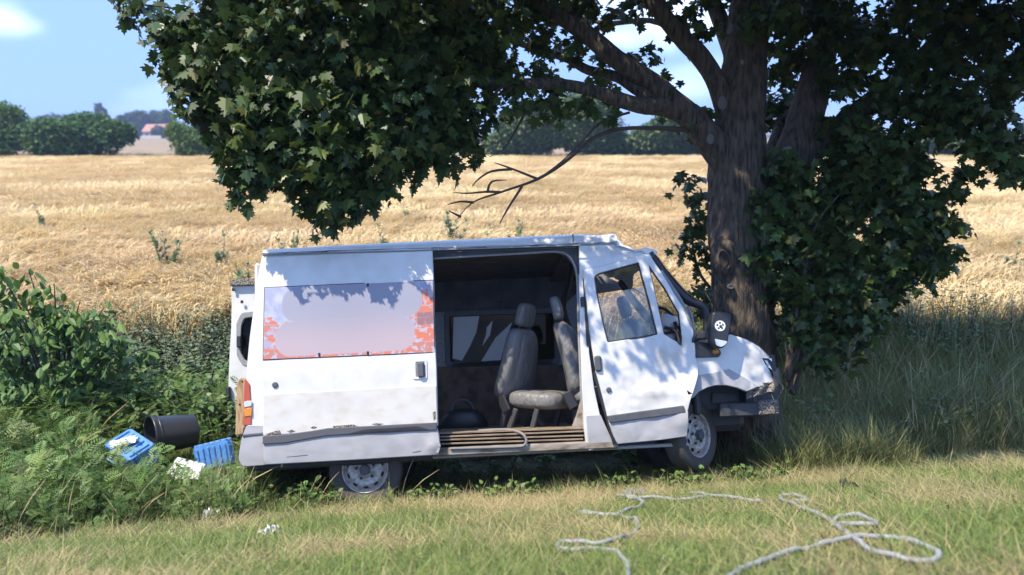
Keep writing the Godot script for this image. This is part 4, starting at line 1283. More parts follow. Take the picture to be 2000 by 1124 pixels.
	panel("window_seal", [rounded(PackedVector2Array([Vector2(-1.654, 1.893), Vector2(-1.596, 2.006), Vector2(-1.437, 2.015), Vector2(-1.180, 2.001), Vector2(-1.188, 1.396), Vector2(-1.442, 1.399), Vector2(-1.588, 1.419), Vector2(-1.650, 1.531)]), 0.03), rounded(PackedVector2Array([Vector2(-1.608, 1.868), Vector2(-1.574, 1.953), Vector2(-1.437, 1.963), Vector2(-1.209, 1.950), Vector2(-1.216, 1.444), Vector2(-1.442, 1.445), Vector2(-1.566, 1.463), Vector2(-1.621, 1.569)]), 0.03)], func(x, y): return door_z + 0.018, mats.inside_grey, rd, 0.02, 0.04)
	b = M.new()
	b.sheet([PackedVector2Array([Vector2(-1.643, 1.990), Vector2(-1.191, 1.989), Vector2(-1.198, 1.410), Vector2(-1.646, 1.436)])], func(x, y): return door_z - 0.03, 0.005, 0.2)
	obj("window_glass", b, mats.tinted_glass, rd)
	b = M.new()
	b.box(Vector3(-1.617, 1.681, -1.820), Vector3(0.055, 0.13, 0.05), 0.012)
	obj("window_catch", b, mats.black_plastic, rd)
	b = M.new()
	b.box(Vector3(-1.747, 1.111, -1.850), Vector3(0.05, 0.16, 0.07), 0.012)
	obj("hinge", b, mats.black_plastic, rd)
	for q in [Vector3(-1.685, 2.276, -1.830), Vector3(-1.589, 2.131, -1.830)]:
		b = M.new()
		b.box(q, Vector3(0.03, 0.035, 0.02), 0.006)
		obj("door_stop", b, mats.black_plastic, rd)
	# --- roof
	var ridge := []
	var under := []
	var stations := [PackedVector2Array([Vector2(-0.863, 2.293), Vector2(-0.646, 2.292), Vector2(-0.277, 2.287), Vector2(0.188, 2.277), Vector2(0.678, 2.266), Vector2(1.171, 2.257), Vector2(1.643, 2.247), Vector2(2.022, 2.240), Vector2(2.212, 2.237), Vector2(2.384, 2.236)]), PackedVector2Array([Vector2(-0.851, 2.357), Vector2(-0.648, 2.358), Vector2(-0.277, 2.361), Vector2(0.189, 2.361), Vector2(0.681, 2.360), Vector2(1.176, 2.357), Vector2(1.651, 2.357), Vector2(2.032, 2.352), Vector2(2.232, 2.337), Vector2(2.433, 2.339)])]
	var wob := FastNoiseLite.new()
	wob.seed = 8
	wob.frequency = 3.0
	for i in 10:
		var g: Vector2 = stations[0][i]
		var tp: Vector2 = stations[1][i]
		var x := g.x
		var zs := side_z(g.y)
		var dt := tp.y - g.y
		var lift := 0.012 * wob.get_noise_1d(x * 2.0) * sstep(1.6, 2.2, x)
		var prof := [[zs + 0.018, g.y], [zs + 0.020, g.y + 0.012], [zs + 0.004, g.y + 0.020], [zs - 0.006, g.y + dt * 0.45], [zs - 0.03, g.y + dt * 0.78], [zs - 0.075, g.y + dt + lift], [zs - 0.20, g.y + dt + 0.012], [-0.55, tp.y + 0.02], [-0.95, tp.y + 0.025]]
		for k in prof.size():
			ridge.append(Vector3(x, prof[k][1], prof[k][0]))
		for k in range(prof.size() - 2, -1, -1):
			ridge.append(Vector3(x, prof[k][1], -1.9 - prof[k][0]))
	b = M.new()
	b.grid(ridge, 17, Vector3.UP)
	b.flat(ridge.slice(0, 17), Vector3(-1, 0, 0))
	obj("roof", b, white, van)
	panel("roof_seam", [PackedVector2Array([Vector2(1.971, 2.343), Vector2(1.981, 2.342), Vector2(1.976, 2.233), Vector2(1.967, 2.234)])], skin(0.012), mats.trim_grey, van, 0.004, 0.05, 0.001)
	b = M.new()
	b.tube([Vector3(-0.835, 2.268, 0.010), Vector3(-0.259, 2.261, 0.000), Vector3(0.683, 2.241, 0.000), Vector3(1.635, 2.223, 0.000), Vector3(2.010, 2.216, 0.000), Vector3(2.363, 2.212, 0.000)], [0.007, 0.007, 0.007, 0.007, 0.007, 0.007], 6)
	obj("rain_gutter", b, mats.inside_grey, van)
	# buckled front of the roof, over the cab
	var crush := []
	var tops := PackedVector2Array([Vector2(2.395, 2.336), Vector2(2.443, 2.339), Vector2(2.495, 2.268), Vector2(2.559, 2.177), Vector2(2.623, 2.194), Vector2(2.691, 2.195), Vector2(2.755, 2.163), Vector2(2.794, 2.112)])
	var feet := PackedVector2Array([Vector2(2.358, 2.210), Vector2(2.400, 2.208), Vector2(2.460, 2.186), Vector2(2.537, 2.139), Vector2(2.594, 2.150), Vector2(2.652, 2.104), Vector2(2.716, 2.082), Vector2(2.762, 2.070)])
	for i in 8:
		for k in 13:
			var s := k / 12.0
			var edge_ := sstep(0.0, 0.16, s)
			var y := lerpf(feet[i].y, tops[i].y, edge_) + 0.05 * sin(s * 9.0 + i * 1.3) * s * 0.5 - 0.10 * s * sstep(2.0, 7.0, float(i))
			var x := lerpf(feet[i].x, tops[i].x, edge_) - 0.10 * exp(-pow((s - 0.5) / 0.25, 2.0)) * i / 7.0
			crush.append(Vector3(x, y, side_z(feet[i].y) + 0.01 - s * 1.72))
	b = M.new()
	b.grid(crush, 13, Vector3.UP)
	obj("crushed_roof_front", b, white, van)
	# --- opening of the sliding door
	panel("door_track", [PackedVector2Array([Vector2(0.642, 2.283), Vector2(2.044, 2.260), Vector2(1.984, 1.471), Vector2(1.987, 1.923), Vector2(1.965, 2.061), Vector2(1.906, 2.148), Vector2(1.809, 2.187), Vector2(1.167, 2.191), Vector2(0.639, 2.180)])], skin(-0.05), mats.inside_dark, van, 0.02, 0.06)
	b = M.new()
	b.tube(curve([Vector3(0.640, 2.182, -0.110), Vector3(1.167, 2.186, -0.110), Vector3(1.546, 2.188, -0.110), Vector3(1.807, 2.189, -0.110), Vector3(1.910, 2.155, -0.110), Vector3(1.969, 2.064, -0.105), Vector3(1.989, 1.923, -0.100), Vector3(1.964, 1.471, -0.060), Vector3(1.946, 1.010, -0.030), Vector3(1.940, 0.739, -0.030)], 4), ramp([0.011, 0.011], 37), 6)
	obj("door_seal", b, mats.inside_grey, van)
	b = M.new()
	b.bar(Vector3(0.683, 2.225, -0.060), Vector3(1.998, 2.208, -0.060), 0.02, 0.012)
	obj("door_rail", b, mats.dark_metal, van)
	# sliding door, pushed back over the side
	var d_off := 0.075
	var door := panel("sliding_door", [rounded(PackedVector2Array([Vector2(-0.805, 2.270), Vector2(0.014, 2.263), Vector2(0.673, 2.251), Vector2(0.675, 1.901), Vector2(0.665, 1.531), Vector2(0.669, 1.168), Vector2(0.662, 0.814), Vector2(0.660, 0.674), Vector2(-0.280, 0.673), Vector2(-0.824, 0.650), Vector2(-0.829, 1.077), Vector2(-0.829, 1.343), Vector2(-0.819, 1.796)]), 0.012, 3)], skin(d_off, [[Vector2(0.1, 0.92), 0.5, 0.03, -0.006], [Vector2(0.3, 1.9), 0.3, 0.15, 0.004]], 0.004, 5), white, van, 0.05, 0.09, 0.007)
	door.set_meta("label", "sliding door pushed fully back, with a printed sheet over its window")
	panel("lower_door_panel", [rounded(PackedVector2Array([Vector2(-0.819, 1.019), Vector2(-0.622, 1.025), Vector2(-0.007, 1.020), Vector2(0.662, 1.017), Vector2(0.657, 0.696), Vector2(-0.278, 0.708), Vector2(-0.453, 0.688), Vector2(-0.823, 0.680)]), 0.01, 3)], skin(d_off + 0.008, [[Vector2(-0.2, 0.8), 0.3, 0.1, -0.004]], 0.002, 9), mats.dirty_paint, door, 0.014, 0.07, 0.006)
	panel("door_cladding", [PackedVector2Array([Vector2(-0.823, 0.633), Vector2(-0.628, 0.630), Vector2(-0.280, 0.656), Vector2(0.655, 0.648), Vector2(0.666, 0.595), Vector2(0.671, 0.508), Vector2(0.654, 0.435), Vector2(0.619, 0.433), Vector2(-0.025, 0.433), Vector2(-0.819, 0.439)])], skin(d_off + 0.012, [[Vector2(0.62, 0.5), 0.05, 0.06, 0.02]], 0.006, 10), mats.grey_cladding, door, 0.03, 0.07, 0.008)
	panel("door_moulding", [rounded(PackedVector2Array([Vector2(-0.823, 0.671), Vector2(-0.628, 0.673), Vector2(-0.410, 0.690), Vector2(-0.278, 0.704), Vector2(0.653, 0.697), Vector2(0.651, 0.644), Vector2(-0.280, 0.652), Vector2(-0.411, 0.638), Vector2(-0.628, 0.612), Vector2(-0.823, 0.611)]), 0.006, 3)], skin(d_off + 0.028), mats.trim_grey, door, 0.03, 0.05, 0.006)
	for q in [PackedVector2Array([Vector2(-0.801, 0.692), Vector2(-0.692, 0.715), Vector2(-0.679, 0.693), Vector2(-0.758, 0.672)]), PackedVector2Array([Vector2(-0.234, 0.723), Vector2(-0.059, 0.726), Vector2(-0.016, 0.706), Vector2(-0.191, 0.703)])]:
		panel("clip_remains", [q], skin(d_off + 0.022), mats.rusty_metal, door, 0.02, 0.03, 0.002)
	panel("window_gap", [PackedVector2Array([Vector2(-0.822, 1.974), Vector2(0.677, 1.964), Vector2(0.668, 1.305), Vector2(-0.829, 1.322)])], skin(d_off + 0.002), mats.black_plastic, door, 0.004, 0.12, 0.001)
	var sheet_ := mat("printed_sheet", Color.WHITE, 0.42)
	sheet_.albedo_texture = print_on_panel()
	panel("printed_sheet", [PackedVector2Array([Vector2(-0.815, 1.967), Vector2(0.672, 1.955), Vector2(0.661, 1.312), Vector2(-0.823, 1.331)])], skin(d_off + 0.006), sheet_, door, 0.003, 0.1, 0.001)
	for q in [Vector2(0.094, 1.945), Vector2(-0.340, 1.346), Vector2(0.082, 1.336)]:
		b = M.new()
		b.box(Vector3(q.x, q.y, side_z(q.y) + d_off + 0.010), Vector3(0.018, 0.03, 0.008), 0.003)
		obj("sheet_clip", b, mats.black_plastic, door)
	panel("handle_recess", [rounded(PackedVector2Array([Vector2(0.471, 1.251), Vector2(0.592, 1.249), Vector2(0.589, 1.084), Vector2(0.469, 1.086)]), 0.015), rounded(PackedVector2Array([Vector2(0.493, 1.236), Vector2(0.578, 1.236), Vector2(0.577, 1.098), Vector2(0.492, 1.098)]), 0.012)], skin(d_off + 0.010), white, door, 0.02, 0.03, 0.004)
	panel("handle_back_plate", [rounded(PackedVector2Array([Vector2(0.489, 1.241), Vector2(0.582, 1.240), Vector2(0.581, 1.093), Vector2(0.487, 1.094)]), 0.012)], skin(d_off + 0.004), mats.inside_grey, door, 0.004, 0.05, 0.001)  # grey plate at the back of the handle recess
	b = M.new()
	b.box(Vector3(0.540, 1.163, 0.060) + Vector3(0, 0, 0.035), Vector3(0.062, 0.135, 0.03), 0.016)
	obj("door_handle", b, mats.trim_grey, door)
	b = M.new()
	b.xf = Transform3D(Basis.IDENTITY, Vector3(-0.723, 1.104, 0.075))
	b.lathe([Vector2(0.026, 0.0), Vector2(0.025, 0.010), Vector2(0.018, 0.013), Vector2(0.008, 0.012), Vector2(0.001, 0.012)], 20)
	obj("door_lock", b, mats.trim_grey, door)
	# cracks and scrapes near the torn front edge, rust spots over the moulding
	for q in [PackedVector2Array([Vector2(0.620, 0.546), Vector2(0.629, 0.550), Vector2(0.640, 0.502), Vector2(0.636, 0.493)]), PackedVector2Array([Vector2(0.583, 0.488), Vector2(0.636, 0.502), Vector2(0.640, 0.493), Vector2(0.587, 0.479)]), PackedVector2Array([Vector2(0.441, 0.462), Vector2(0.512, 0.471), Vector2(0.511, 0.464), Vector2(0.441, 0.457)]), PackedVector2Array([Vector2(-0.629, 0.488), Vector2(-0.455, 0.495), Vector2(-0.456, 0.490), Vector2(-0.629, 0.484)])]:
		panel("scrape", [q], skin(d_off + 0.0135, [], 0.006, 10), mats.trim_grey, door, 0.002, 0.03, 0.0005)
	for q in [PackedVector2Array([Vector2(-0.424, 0.721), Vector2(-0.398, 0.733), Vector2(-0.372, 0.723), Vector2(-0.398, 0.711)]), PackedVector2Array([Vector2(0.100, 0.721), Vector2(0.144, 0.727), Vector2(0.197, 0.719), Vector2(0.152, 0.705)]), PackedVector2Array([Vector2(-0.625, 0.703), Vector2(-0.581, 0.714), Vector2(-0.555, 0.699), Vector2(-0.599, 0.689)]), PackedVector2Array([Vector2(0.627, 0.790), Vector2(0.649, 0.798), Vector2(0.651, 0.736), Vector2(0.632, 0.720)])]:
		panel("rust_spot", [q], skin(d_off + 0.0105, [], 0.002, 9), mats.rusty_metal, door, 0.002, 0.03, 0.0005)
	# torn front edge of the cladding
	for q in [[Vector3(0.668, 0.518, 0.090), 0.3], [Vector3(0.661, 0.466, 0.085), -0.4]]:
		b = M.new()
		b.box(q[0], Vector3(0.02, 0.05, 0.012), 0.003, Basis(Vector3.BACK, q[1]))
		obj("torn_edge", b, mats.grey_cladding, door)
	# --- pillar between the doors, cab side above the door
	panel("cab_side", [PackedVector2Array([Vector2(2.031, 2.235), Vector2(2.379, 2.236), Vector2(2.476, 2.206), Vector2(2.553, 2.158), Vector2(2.645, 2.178), Vector2(2.755, 2.132), Vector2(2.683, 2.082), Vector2(2.332, 2.003), Vector2(2.049, 1.945), Vector2(2.011, 1.947)])], skin(0.0, [[Vector2(2.42, 2.2), 0.10, 0.06, -0.035], [Vector2(2.30, 2.1), 0.05, 0.12, 0.014]], 0.02, 17), white, van, 0.02, 0.05)
	panel("door_pillar", [PackedVector2Array([Vector2(2.007, 1.957), Vector2(2.054, 1.954), Vector2(2.047, 1.649), Vector2(2.032, 1.232), Vector2(2.054, 0.912), Vector2(2.090, 0.663), Vector2(2.187, 0.421), Vector2(1.962, 0.381), Vector2(1.950, 0.551), Vector2(1.954, 0.918), Vector2(1.977, 1.466)])], skin(0.0), white, van, 0.09, 0.05)
	panel("pillar_cladding", [PackedVector2Array([Vector2(1.972, 0.679), Vector2(2.094, 0.676), Vector2(2.186, 0.431), Vector2(1.974, 0.381)])], skin(0.008), mats.grey_cladding, van, 0.01, 0.05)
	panel("pillar_seal", [PackedVector2Array([Vector2(2.037, 1.910), Vector2(2.070, 1.909), Vector2(2.052, 1.294), Vector2(2.022, 1.296)])], skin(0.012), mats.black_plastic, van, 0.012, 0.06)
	b = M.new()
	b.box(Vector3(2.010, 1.695, 0.000), Vector3(0.035, 0.09, 0.03), 0.008)
	obj("door_striker", b, mats.black_plastic, van)
	panel("pillar_foot", [PackedVector2Array([Vector2(1.955, 0.828), Vector2(1.958, 0.547), Vector2(1.850, 0.572), Vector2(1.904, 0.686)])], func(x, y): return -0.09, mats.sill_metal, van, 0.08, 0.05)
	# --- sill and step
	b = M.new()
	b.bar(Vector3(0.602, 0.443, -0.060), Vector3(2.236, 0.416, -0.060), 0.12, 0.075, Vector3.UP, 0.015)
	obj("sill", b, mats.sill_metal, van)
	b = M.new()
	b.bar(Vector3(0.599, 0.403, -0.070), Vector3(2.874, 0.377, -0.070), 0.05, 0.03, Vector3.UP, 0.008)
	obj("sill_flange", b, mats.grey_cladding, van)
	var tiers := [[848, 853, 1143, 842, -0.04], [850, 860, 1141, 850, -0.055], [852, 868, 1139, 858, -0.045], [850, 846.5, 1142, 836, -0.075]]
	var q4 := [[Vector3(0.623, 0.576, -0.030), Vector3(1.956, 0.542, -0.050)], [Vector3(0.629, 0.544, -0.050), Vector3(1.942, 0.510, -0.035)], [Vector3(0.638, 0.513, -0.035), Vector3(1.934, 0.476, -0.060)], [Vector3(0.630, 0.603, -0.070), Vector3(1.955, 0.571, -0.060)]]
	for i in 4:
		var mid: Vector3 = (q4[i][0] + q4[i][1]) * 0.5
		var dx: Vector3 = q4[i][1] - q4[i][0]
		b = M.new()
		b.box(mid - Vector3(0, 0, 0.86), Vector3(dx.length(), 0.015, 1.72), 0.003, Basis(Vector3.BACK, atan2(dx.y, dx.x) + [0.004, -0.003, 0.002, 0.0][i]))
		obj("floor_board", b, mats.plywood, van)
	b = M.new()
	b.box(Vector3(0.8, 0.42, -0.95), Vector3(3.6, 0.10, 1.72), 0.02)
	obj("floor_pan", b, mats.dark_metal, van)
	b = M.new()
	b.box(Vector3(0.3, 0.545, -0.98), Vector3(2.5, 0.03, 1.70), 0.0)
	obj("load_floor", b, mats.inside_dark, van)
	# --- inside of the far wall
	var far := -1.86
	var win := rounded(PackedVector2Array([Vector2(0.706, 1.871), Vector2(1.944, 1.839), Vector2(1.923, 1.267), Vector2(0.697, 1.302)]), 0.05)
	var cabwin := rounded(PackedVector2Array([Vector2(2.281, 2.005), Vector2(2.855, 2.064), Vector2(3.132, 1.882), Vector2(3.184, 1.465), Vector2(2.349, 1.336), Vector2(2.280, 1.515)]), 0.04)
	panel("far_wall", [PackedVector2Array([Vector2(-0.9, 0.5), Vector2(2.9, 0.5), Vector2(3.15, 1.42), Vector2(2.75, 2.10), Vector2(2.45, 2.26), Vector2(-0.8, 2.28)]), win, cabwin], func(x, y): return -1.86, mats.inside_grey, van, 0.04, 0.16)
	panel("lining", [PackedVector2Array([Vector2(0.184, 2.303), Vector2(2.296, 2.252), Vector2(2.285, 2.103), Vector2(1.985, 1.864), Vector2(0.170, 1.915)])], func(x, y): return -1.84, mats.inside_dark, van, 0.012, 0.2)
	panel("hardboard_lining", [PackedVector2Array([Vector2(0.147, 1.292), Vector2(1.942, 1.219), Vector2(2.279, 1.211), Vector2(2.217, 0.372), Vector2(0.118, 0.498)])], func(x, y): return -1.845, mats.hardboard, van, 0.01, 0.2)
	var fw := panel("far_window", [rounded(PackedVector2Array([Vector2(0.679, 1.899), Vector2(1.974, 1.867), Vector2(1.949, 1.236), Vector2(0.668, 1.274)]), 0.05), rounded(PackedVector2Array([Vector2(0.723, 1.850), Vector2(1.924, 1.820), Vector2(1.905, 1.284), Vector2(0.716, 1.317)]), 0.045)], func(x, y): return -1.835, mats.trim_grey, van, 0.02, 0.06)
	b = M.new()
	b.sheet([win], func(x, y): return -1.875, 0.004, 0.3)
	obj("pane", b, mats.tinted_glass, fw)
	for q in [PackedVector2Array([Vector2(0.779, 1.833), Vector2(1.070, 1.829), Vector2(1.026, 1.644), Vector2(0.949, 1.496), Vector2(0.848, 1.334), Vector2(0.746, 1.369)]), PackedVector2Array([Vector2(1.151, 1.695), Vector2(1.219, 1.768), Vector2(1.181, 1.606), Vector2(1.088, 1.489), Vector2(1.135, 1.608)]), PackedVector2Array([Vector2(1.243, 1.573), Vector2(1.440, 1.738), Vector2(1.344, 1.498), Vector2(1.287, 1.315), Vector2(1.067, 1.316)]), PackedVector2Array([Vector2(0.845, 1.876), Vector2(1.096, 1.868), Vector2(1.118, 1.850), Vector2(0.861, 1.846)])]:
		panel("pale_patch", [q], func(x, y): return -1.868, mats.pale_patch, fw, 0.002, 0.06, 0.0005)  # thin pale patches lying just inside the pane
	b = M.new()
	b.box(Vector3(0.55, 2.245, -0.98), Vector3(2.8, 0.02, 1.68))
	b.box(Vector3(2.15, 2.19, -0.98), Vector3(0.5, 0.05, 1.6), 0.01)
	obj("headlining", b, mats.inside_dark, van)
	for q in [Vector3(0.898, 1.986, -1.830), Vector3(1.323, 1.975, -1.830)]:
		b = M.new()
		b.xf = Transform3D(Basis.IDENTITY, q)
		b.lathe([Vector2(0.014, 0.0), Vector2(0.012, 0.01), Vector2(0.001, 0.012)], 10)
		obj("lining_clip", b, mats.black_plastic, van)
	b = M.new()
	b.tube(curve([Vector3(2.003, 2.114, -0.500), Vector3(1.986, 1.974, -0.900), Vector3(1.952, 1.790, -1.100), Vector3(2.013, 1.581, -1.200)], 5), ramp([0.03, 0.035, 0.03], 16), 8)
	obj("belt_strap", b, mats.black_plastic, van)
	seats()
	cab()
	nose()
	var w1 := wheel(van, "rear_wheel", Vector3(0, 0.327, -0.10), 0.0)
	var w2 := wheel(van, "front_wheel", Vector3(3.014, 0.444, -0.200), 0.75)
	w2.rotation = Vector3(0, 0.75, 0)
	var w3 := wheel(van, "rear_wheel", Vector3(0, 0.327, -1.80), PI)
	var w4 := wheel(van, "front_wheel", Vector3(2.95, 0.36, -1.76), PI + 0.5)
	b = M.new()
	b.tube([Vector3(0, 0.327, -0.2), Vector3(0, 0.327, -1.7)], [0.05, 0.05], 10)
	obj("rear_axle", b, mats.dark_metal, van)

func seat_shape(parent: Node, called: String, at: Vector3, turn: float, recline: float, legs: bool):
	var t := Node3D.new()
	t.name = called
	t.position = at
	t.rotation = Vector3(0, turn, 0)
	t.scale = Vector3(1.08, 1.05, 1.08)
	parent.add_child(t, true)
	# local: x forward, y up, z across
	var b := M.new()
	b.xf = Transform3D(Basis(Vector3.BACK, recline) * Basis(Vector3.UP, PI / 2), Vector3(-0.20, 0.40, 0))
	b.cushion(Vector3(0.245, 0.34, 0.085), 0.45, 0.6, 0.18, 0.03)
	obj("backrest", b, mats.seat_vinyl, t)
	b = M.new()
	b.xf = Transform3D(Basis(Vector3.BACK, recline) * Basis(Vector3.UP, PI / 2), Vector3(-0.175, 0.42, 0))
	b.cushion(Vector3(0.15, 0.29, 0.085), 0.5, 0.5, 0.1, 0.03)
	obj("back_padding", b, mats.seat_vinyl, t)
	b = M.new()
	b.xf = Transform3D(Basis(Vector3.BACK, recline) * Basis(Vector3.UP, PI / 2), Vector3(-0.20, 0.40, 0) + Basis(Vector3.BACK, recline) * Vector3(0.0, 0.47, 0))
	b.cushion(Vector3(0.125, 0.115, 0.05), 0.55, 0.6, 0.12, 0.01)
	obj("headrest", b, mats.seat_vinyl, t)
	b = M.new()
	for s in [-0.06, 0.06]:
		b.bar(Vector3(-0.20, 0.40, s) + Basis(Vector3.BACK, recline) * Vector3(0, 0.31, 0), Vector3(-0.20, 0.40, s) + Basis(Vector3.BACK, recline) * Vector3(0, 0.38, 0), 0.012, 0.012)
	obj("headrest_post", b, mats.dark_metal, t)
	b = M.new()
	b.xf = Transform3D(Basis(Vector3.BACK, -0.10), Vector3(0.06, 0.05, 0))
	b.cushion(Vector3(0.27, 0.085, 0.245), 0.55, 0.5, 0.0, 0.0)
	obj("seat", b, mats.seat_vinyl, t)
	b = M.new()
	b.box(Vector3(-0.20, 0.03, 0.25), Vector3(0.09, 0.16, 0.03), 0.012, Basis(Vector3.BACK, 0.4))
	obj("recliner_cover", b, mats.black_plastic, t)
	if legs:
		for q in [[Vector3(-0.20, -0.02, 0.22), Vector3(-0.30, -0.30, 0.22)], [Vector3(-0.10, -0.02, 0.20), Vector3(-0.24, -0.30, 0.20)], [Vector3(0.12, -0.03, 0.20), Vector3(0.02, -0.30, 0.20)], [Vector3(-0.20, -0.02, -0.22), Vector3(-0.30, -0.30, -0.22)], [Vector3(0.12, -0.03, -0.20), Vector3(0.02, -0.30, -0.20)], [Vector3(-0.1, -0.05, -0.05), Vector3(0.10, -0.30, -0.05)]]:
			b = M.new()
			b.bar(q[0], q[1], 0.045, 0.035, Vector3.BACK)
			obj("leg", b, mats.dark_metal, t)
		b = M.new()
		b.box(Vector3(-0.26, -0.30, 0.2), Vector3(0.20, 0.03, 0.08), 0.008)
		obj("foot_plate", b, mats.inside_grey, t)
	else:
		b = M.new()
		b.box(Vector3(0.02, -0.19, 0), Vector3(0.42, 0.32, 0.44), 0.02)
		obj("seat_box", b, mats.black_plastic, t)

func seats():
	seat_shape(van, "loose_seat", Vector3(1.594, 0.794, -0.720), -0.62, -0.27, true)
	seat_shape(van, "passenger_seat", Vector3(2.110, 0.793, -0.460), -0.12, 0.16, false)
	seat_shape(van, "driver_seat", Vector3(2.974, 0.887, -1.420), 0.0, 0.22, false)

func cab():
	var b: M
	var white: Material = mats.white_paint
	# front door, bent and ajar
	var wnd := rounded(PackedVector2Array([Vector2(2.123, 1.917), Vector2(2.168, 1.952), Vector2(2.556, 2.038), Vector2(2.611, 1.705), Vector2(2.664, 1.353), Vector2(2.195, 1.305), Vector2(2.165, 1.496), Vector2(2.140, 1.684)]), 0.022)
	var qtr := rounded(PackedVector2Array([Vector2(2.631, 2.029), Vector2(2.769, 1.782), Vector2(2.875, 1.545), Vector2(2.878, 1.364), Vector2(2.862, 1.250), Vector2(2.706, 1.355), Vector2(2.672, 1.655)]), 0.012)
	var dents := [[Vector2(2.78, 1.05), 0.20, 0.12, -0.045], [Vector2(2.60, 0.86), 0.22, 0.05, 0.022], [Vector2(2.92, 0.85), 0.10, 0.16, 0.05], [Vector2(2.5, 1.18), 0.10, 0.16, -0.02], [Vector2(2.88, 1.22), 0.05, 0.10, -0.03], [Vector2(2.66, 1.24), 0.04, 0.12, 0.02]]
	var door := panel("front_door", [rounded(PackedVector2Array([Vector2(2.044, 1.978), Vector2(2.229, 2.012), Vector2(2.445, 2.058), Vector2(2.605, 2.099), Vector2(2.657, 2.091), Vector2(2.739, 1.937), Vector2(2.830, 1.736), Vector2(2.911, 1.581), Vector2(2.953, 1.494), Vector2(2.973, 1.382), Vector2(2.974, 1.220), Vector2(2.971, 1.143), Vector2(2.990, 1.056), Vector2(2.973, 0.971), Vector2(2.927, 0.874), Vector2(2.880, 0.765), Vector2(2.853, 0.672), Vector2(2.163, 0.611), Vector2(2.129, 0.817), Vector2(2.083, 1.053), Vector2(2.058, 1.363), Vector2(2.049, 1.712)]), 0.012, 3), wnd, qtr], skin(0.06, dents, 0.016, 23), white, van, 0.045, 0.05, 0.006)
	door.set_meta("label", "dented front door hanging ajar, its glass half lowered")
	panel("door_skirt", [PackedVector2Array([Vector2(2.163, 0.607), Vector2(2.853, 0.668), Vector2(2.830, 0.456), Vector2(2.598, 0.439), Vector2(2.222, 0.427), Vector2(2.191, 0.503)])], skin(0.062, [[Vector2(2.85, 0.6), 0.12, 0.10, 0.03]], 0.012, 24), mats.grey_cladding, door, 0.03, 0.05, 0.006)
	panel("door_moulding", [rounded(PackedVector2Array([Vector2(2.147, 0.665), Vector2(2.818, 0.715), Vector2(2.831, 0.660), Vector2(2.166, 0.615)]), 0.008, 3)], skin(0.082, [[Vector2(2.92, 0.85), 0.10, 0.16, 0.045]], 0.012, 23), mats.trim_grey, door, 0.03, 0.05, 0.006)
	panel("window_seal", [wnd, shrink(wnd, 0.014)], skin(0.052), mats.black_plastic, door, 0.03, 0.04, 0.003)
	panel("quarter_seal", [qtr, shrink(qtr, 0.009)], skin(0.05), mats.black_plastic, door, 0.03, 0.04, 0.003)
	b = M.new()
	b.sheet([PackedVector2Array([Vector2(2.134, 1.696), Vector2(2.175, 1.732), Vector2(2.256, 1.751), Vector2(2.632, 1.821), Vector2(2.677, 1.344), Vector2(2.193, 1.298)])], skin(0.035), 0.005, 0.2)
	obj("window_glass", b, mats.clear_glass, door)
	b = M.new()
	b.box(Vector3(2.098, 1.129, 0.060) + Vector3(0, 0, 0.012), Vector3(0.062, 0.14, 0.035), 0.014)
	obj("door_handle", b, mats.trim_grey, door)
	b = M.new()
	b.xf = Transform3D(Basis.IDENTITY, Vector3(2.176, 0.895, 0.060))
	b.lathe([Vector2(0.024, -0.03), Vector2(0.023, 0.012), Vector2(0.016, 0.015), Vector2(0.001, 0.014)], 18)
	obj("door_lock", b, mats.trim_grey, door)
	panel("door_edge", [PackedVector2Array([Vector2(2.085, 1.053), Vector2(2.131, 0.817), Vector2(2.164, 0.606), Vector2(2.211, 0.431), Vector2(2.187, 0.419), Vector2(2.142, 0.612), Vector2(2.096, 0.842), Vector2(2.058, 1.055)])], skin(0.03), mats.black_plastic, door, 0.02, 0.05, 0.002)
	# crumpled inner frame in front of the quarter light
	for q in [[[Vector3(2.919, 1.569, 0.020), Vector3(2.967, 1.407, 0.030), Vector3(2.964, 1.177, 0.030)], 0.022], [[Vector3(2.746, 1.941, -0.020), Vector3(2.911, 1.650, -0.030), Vector3(2.990, 1.411, -0.020)], 0.025], [[Vector3(2.980, 1.601, -0.040), Vector3(3.000, 1.407, 0.010), Vector3(2.959, 1.181, -0.020)], 0.012]]:
		b = M.new()
		var c := curve(q[0], 4)
		b.tube(c, ramp([q[1], q[1] * 0.8, q[1]], c.size()), 6, true, 0.5, 7)
		obj("bent_frame", b, mats.inside_grey, door)
	# windscreen pillars, black, pushed back
	for s in [0.0, -1.62]:
		b = M.new()
		var c := curve([Vector3(2.685, 2.132, -0.100) + Vector3(0, 0, s), Vector3(2.864, 1.877, -0.100) + Vector3(-0.03, 0, s), Vector3(3.004, 1.688, -0.100) + Vector3(-0.02, 0, s), Vector3(3.142, 1.581, -0.100) + Vector3(0, 0, s), Vector3(3.144, 1.341, -0.120) + Vector3(0, 0, s)], 5)
		b.tube(c, ramp([0.035, 0.045, 0.05, 0.045, 0.03], c.size()), 8, true, 0.25, 5)
		obj("windscreen_pillar", b, mats.black_plastic, van)
	var gl := []
	for j in 8:
		for i in 13:
			var s := j / 7.0
			var tt := i / 12.0
			var a: Vector3 = Vector3(2.719, 2.134, -0.120)
			var e: Vector3 = Vector3(3.157, 1.573, -0.120)
			var p := a.lerp(e, s) + Vector3(0, 0, -1.60 * tt)
			p.x += 0.10 * sin(tt * PI) - 0.16 * exp(-pow((tt - 0.5) / 0.22, 2.0)) * s
			p.y += 0.02 * sin(tt * 17.0 + s * 9.0)
			gl.append(p)
	b = M.new()
	b.grid(gl, 13, Vector3(1, 1, 0))
	obj("cracked_windscreen", b, mats.clear_glass, van)
	# dashboard, wheel, burst air bag
	b = M.new()
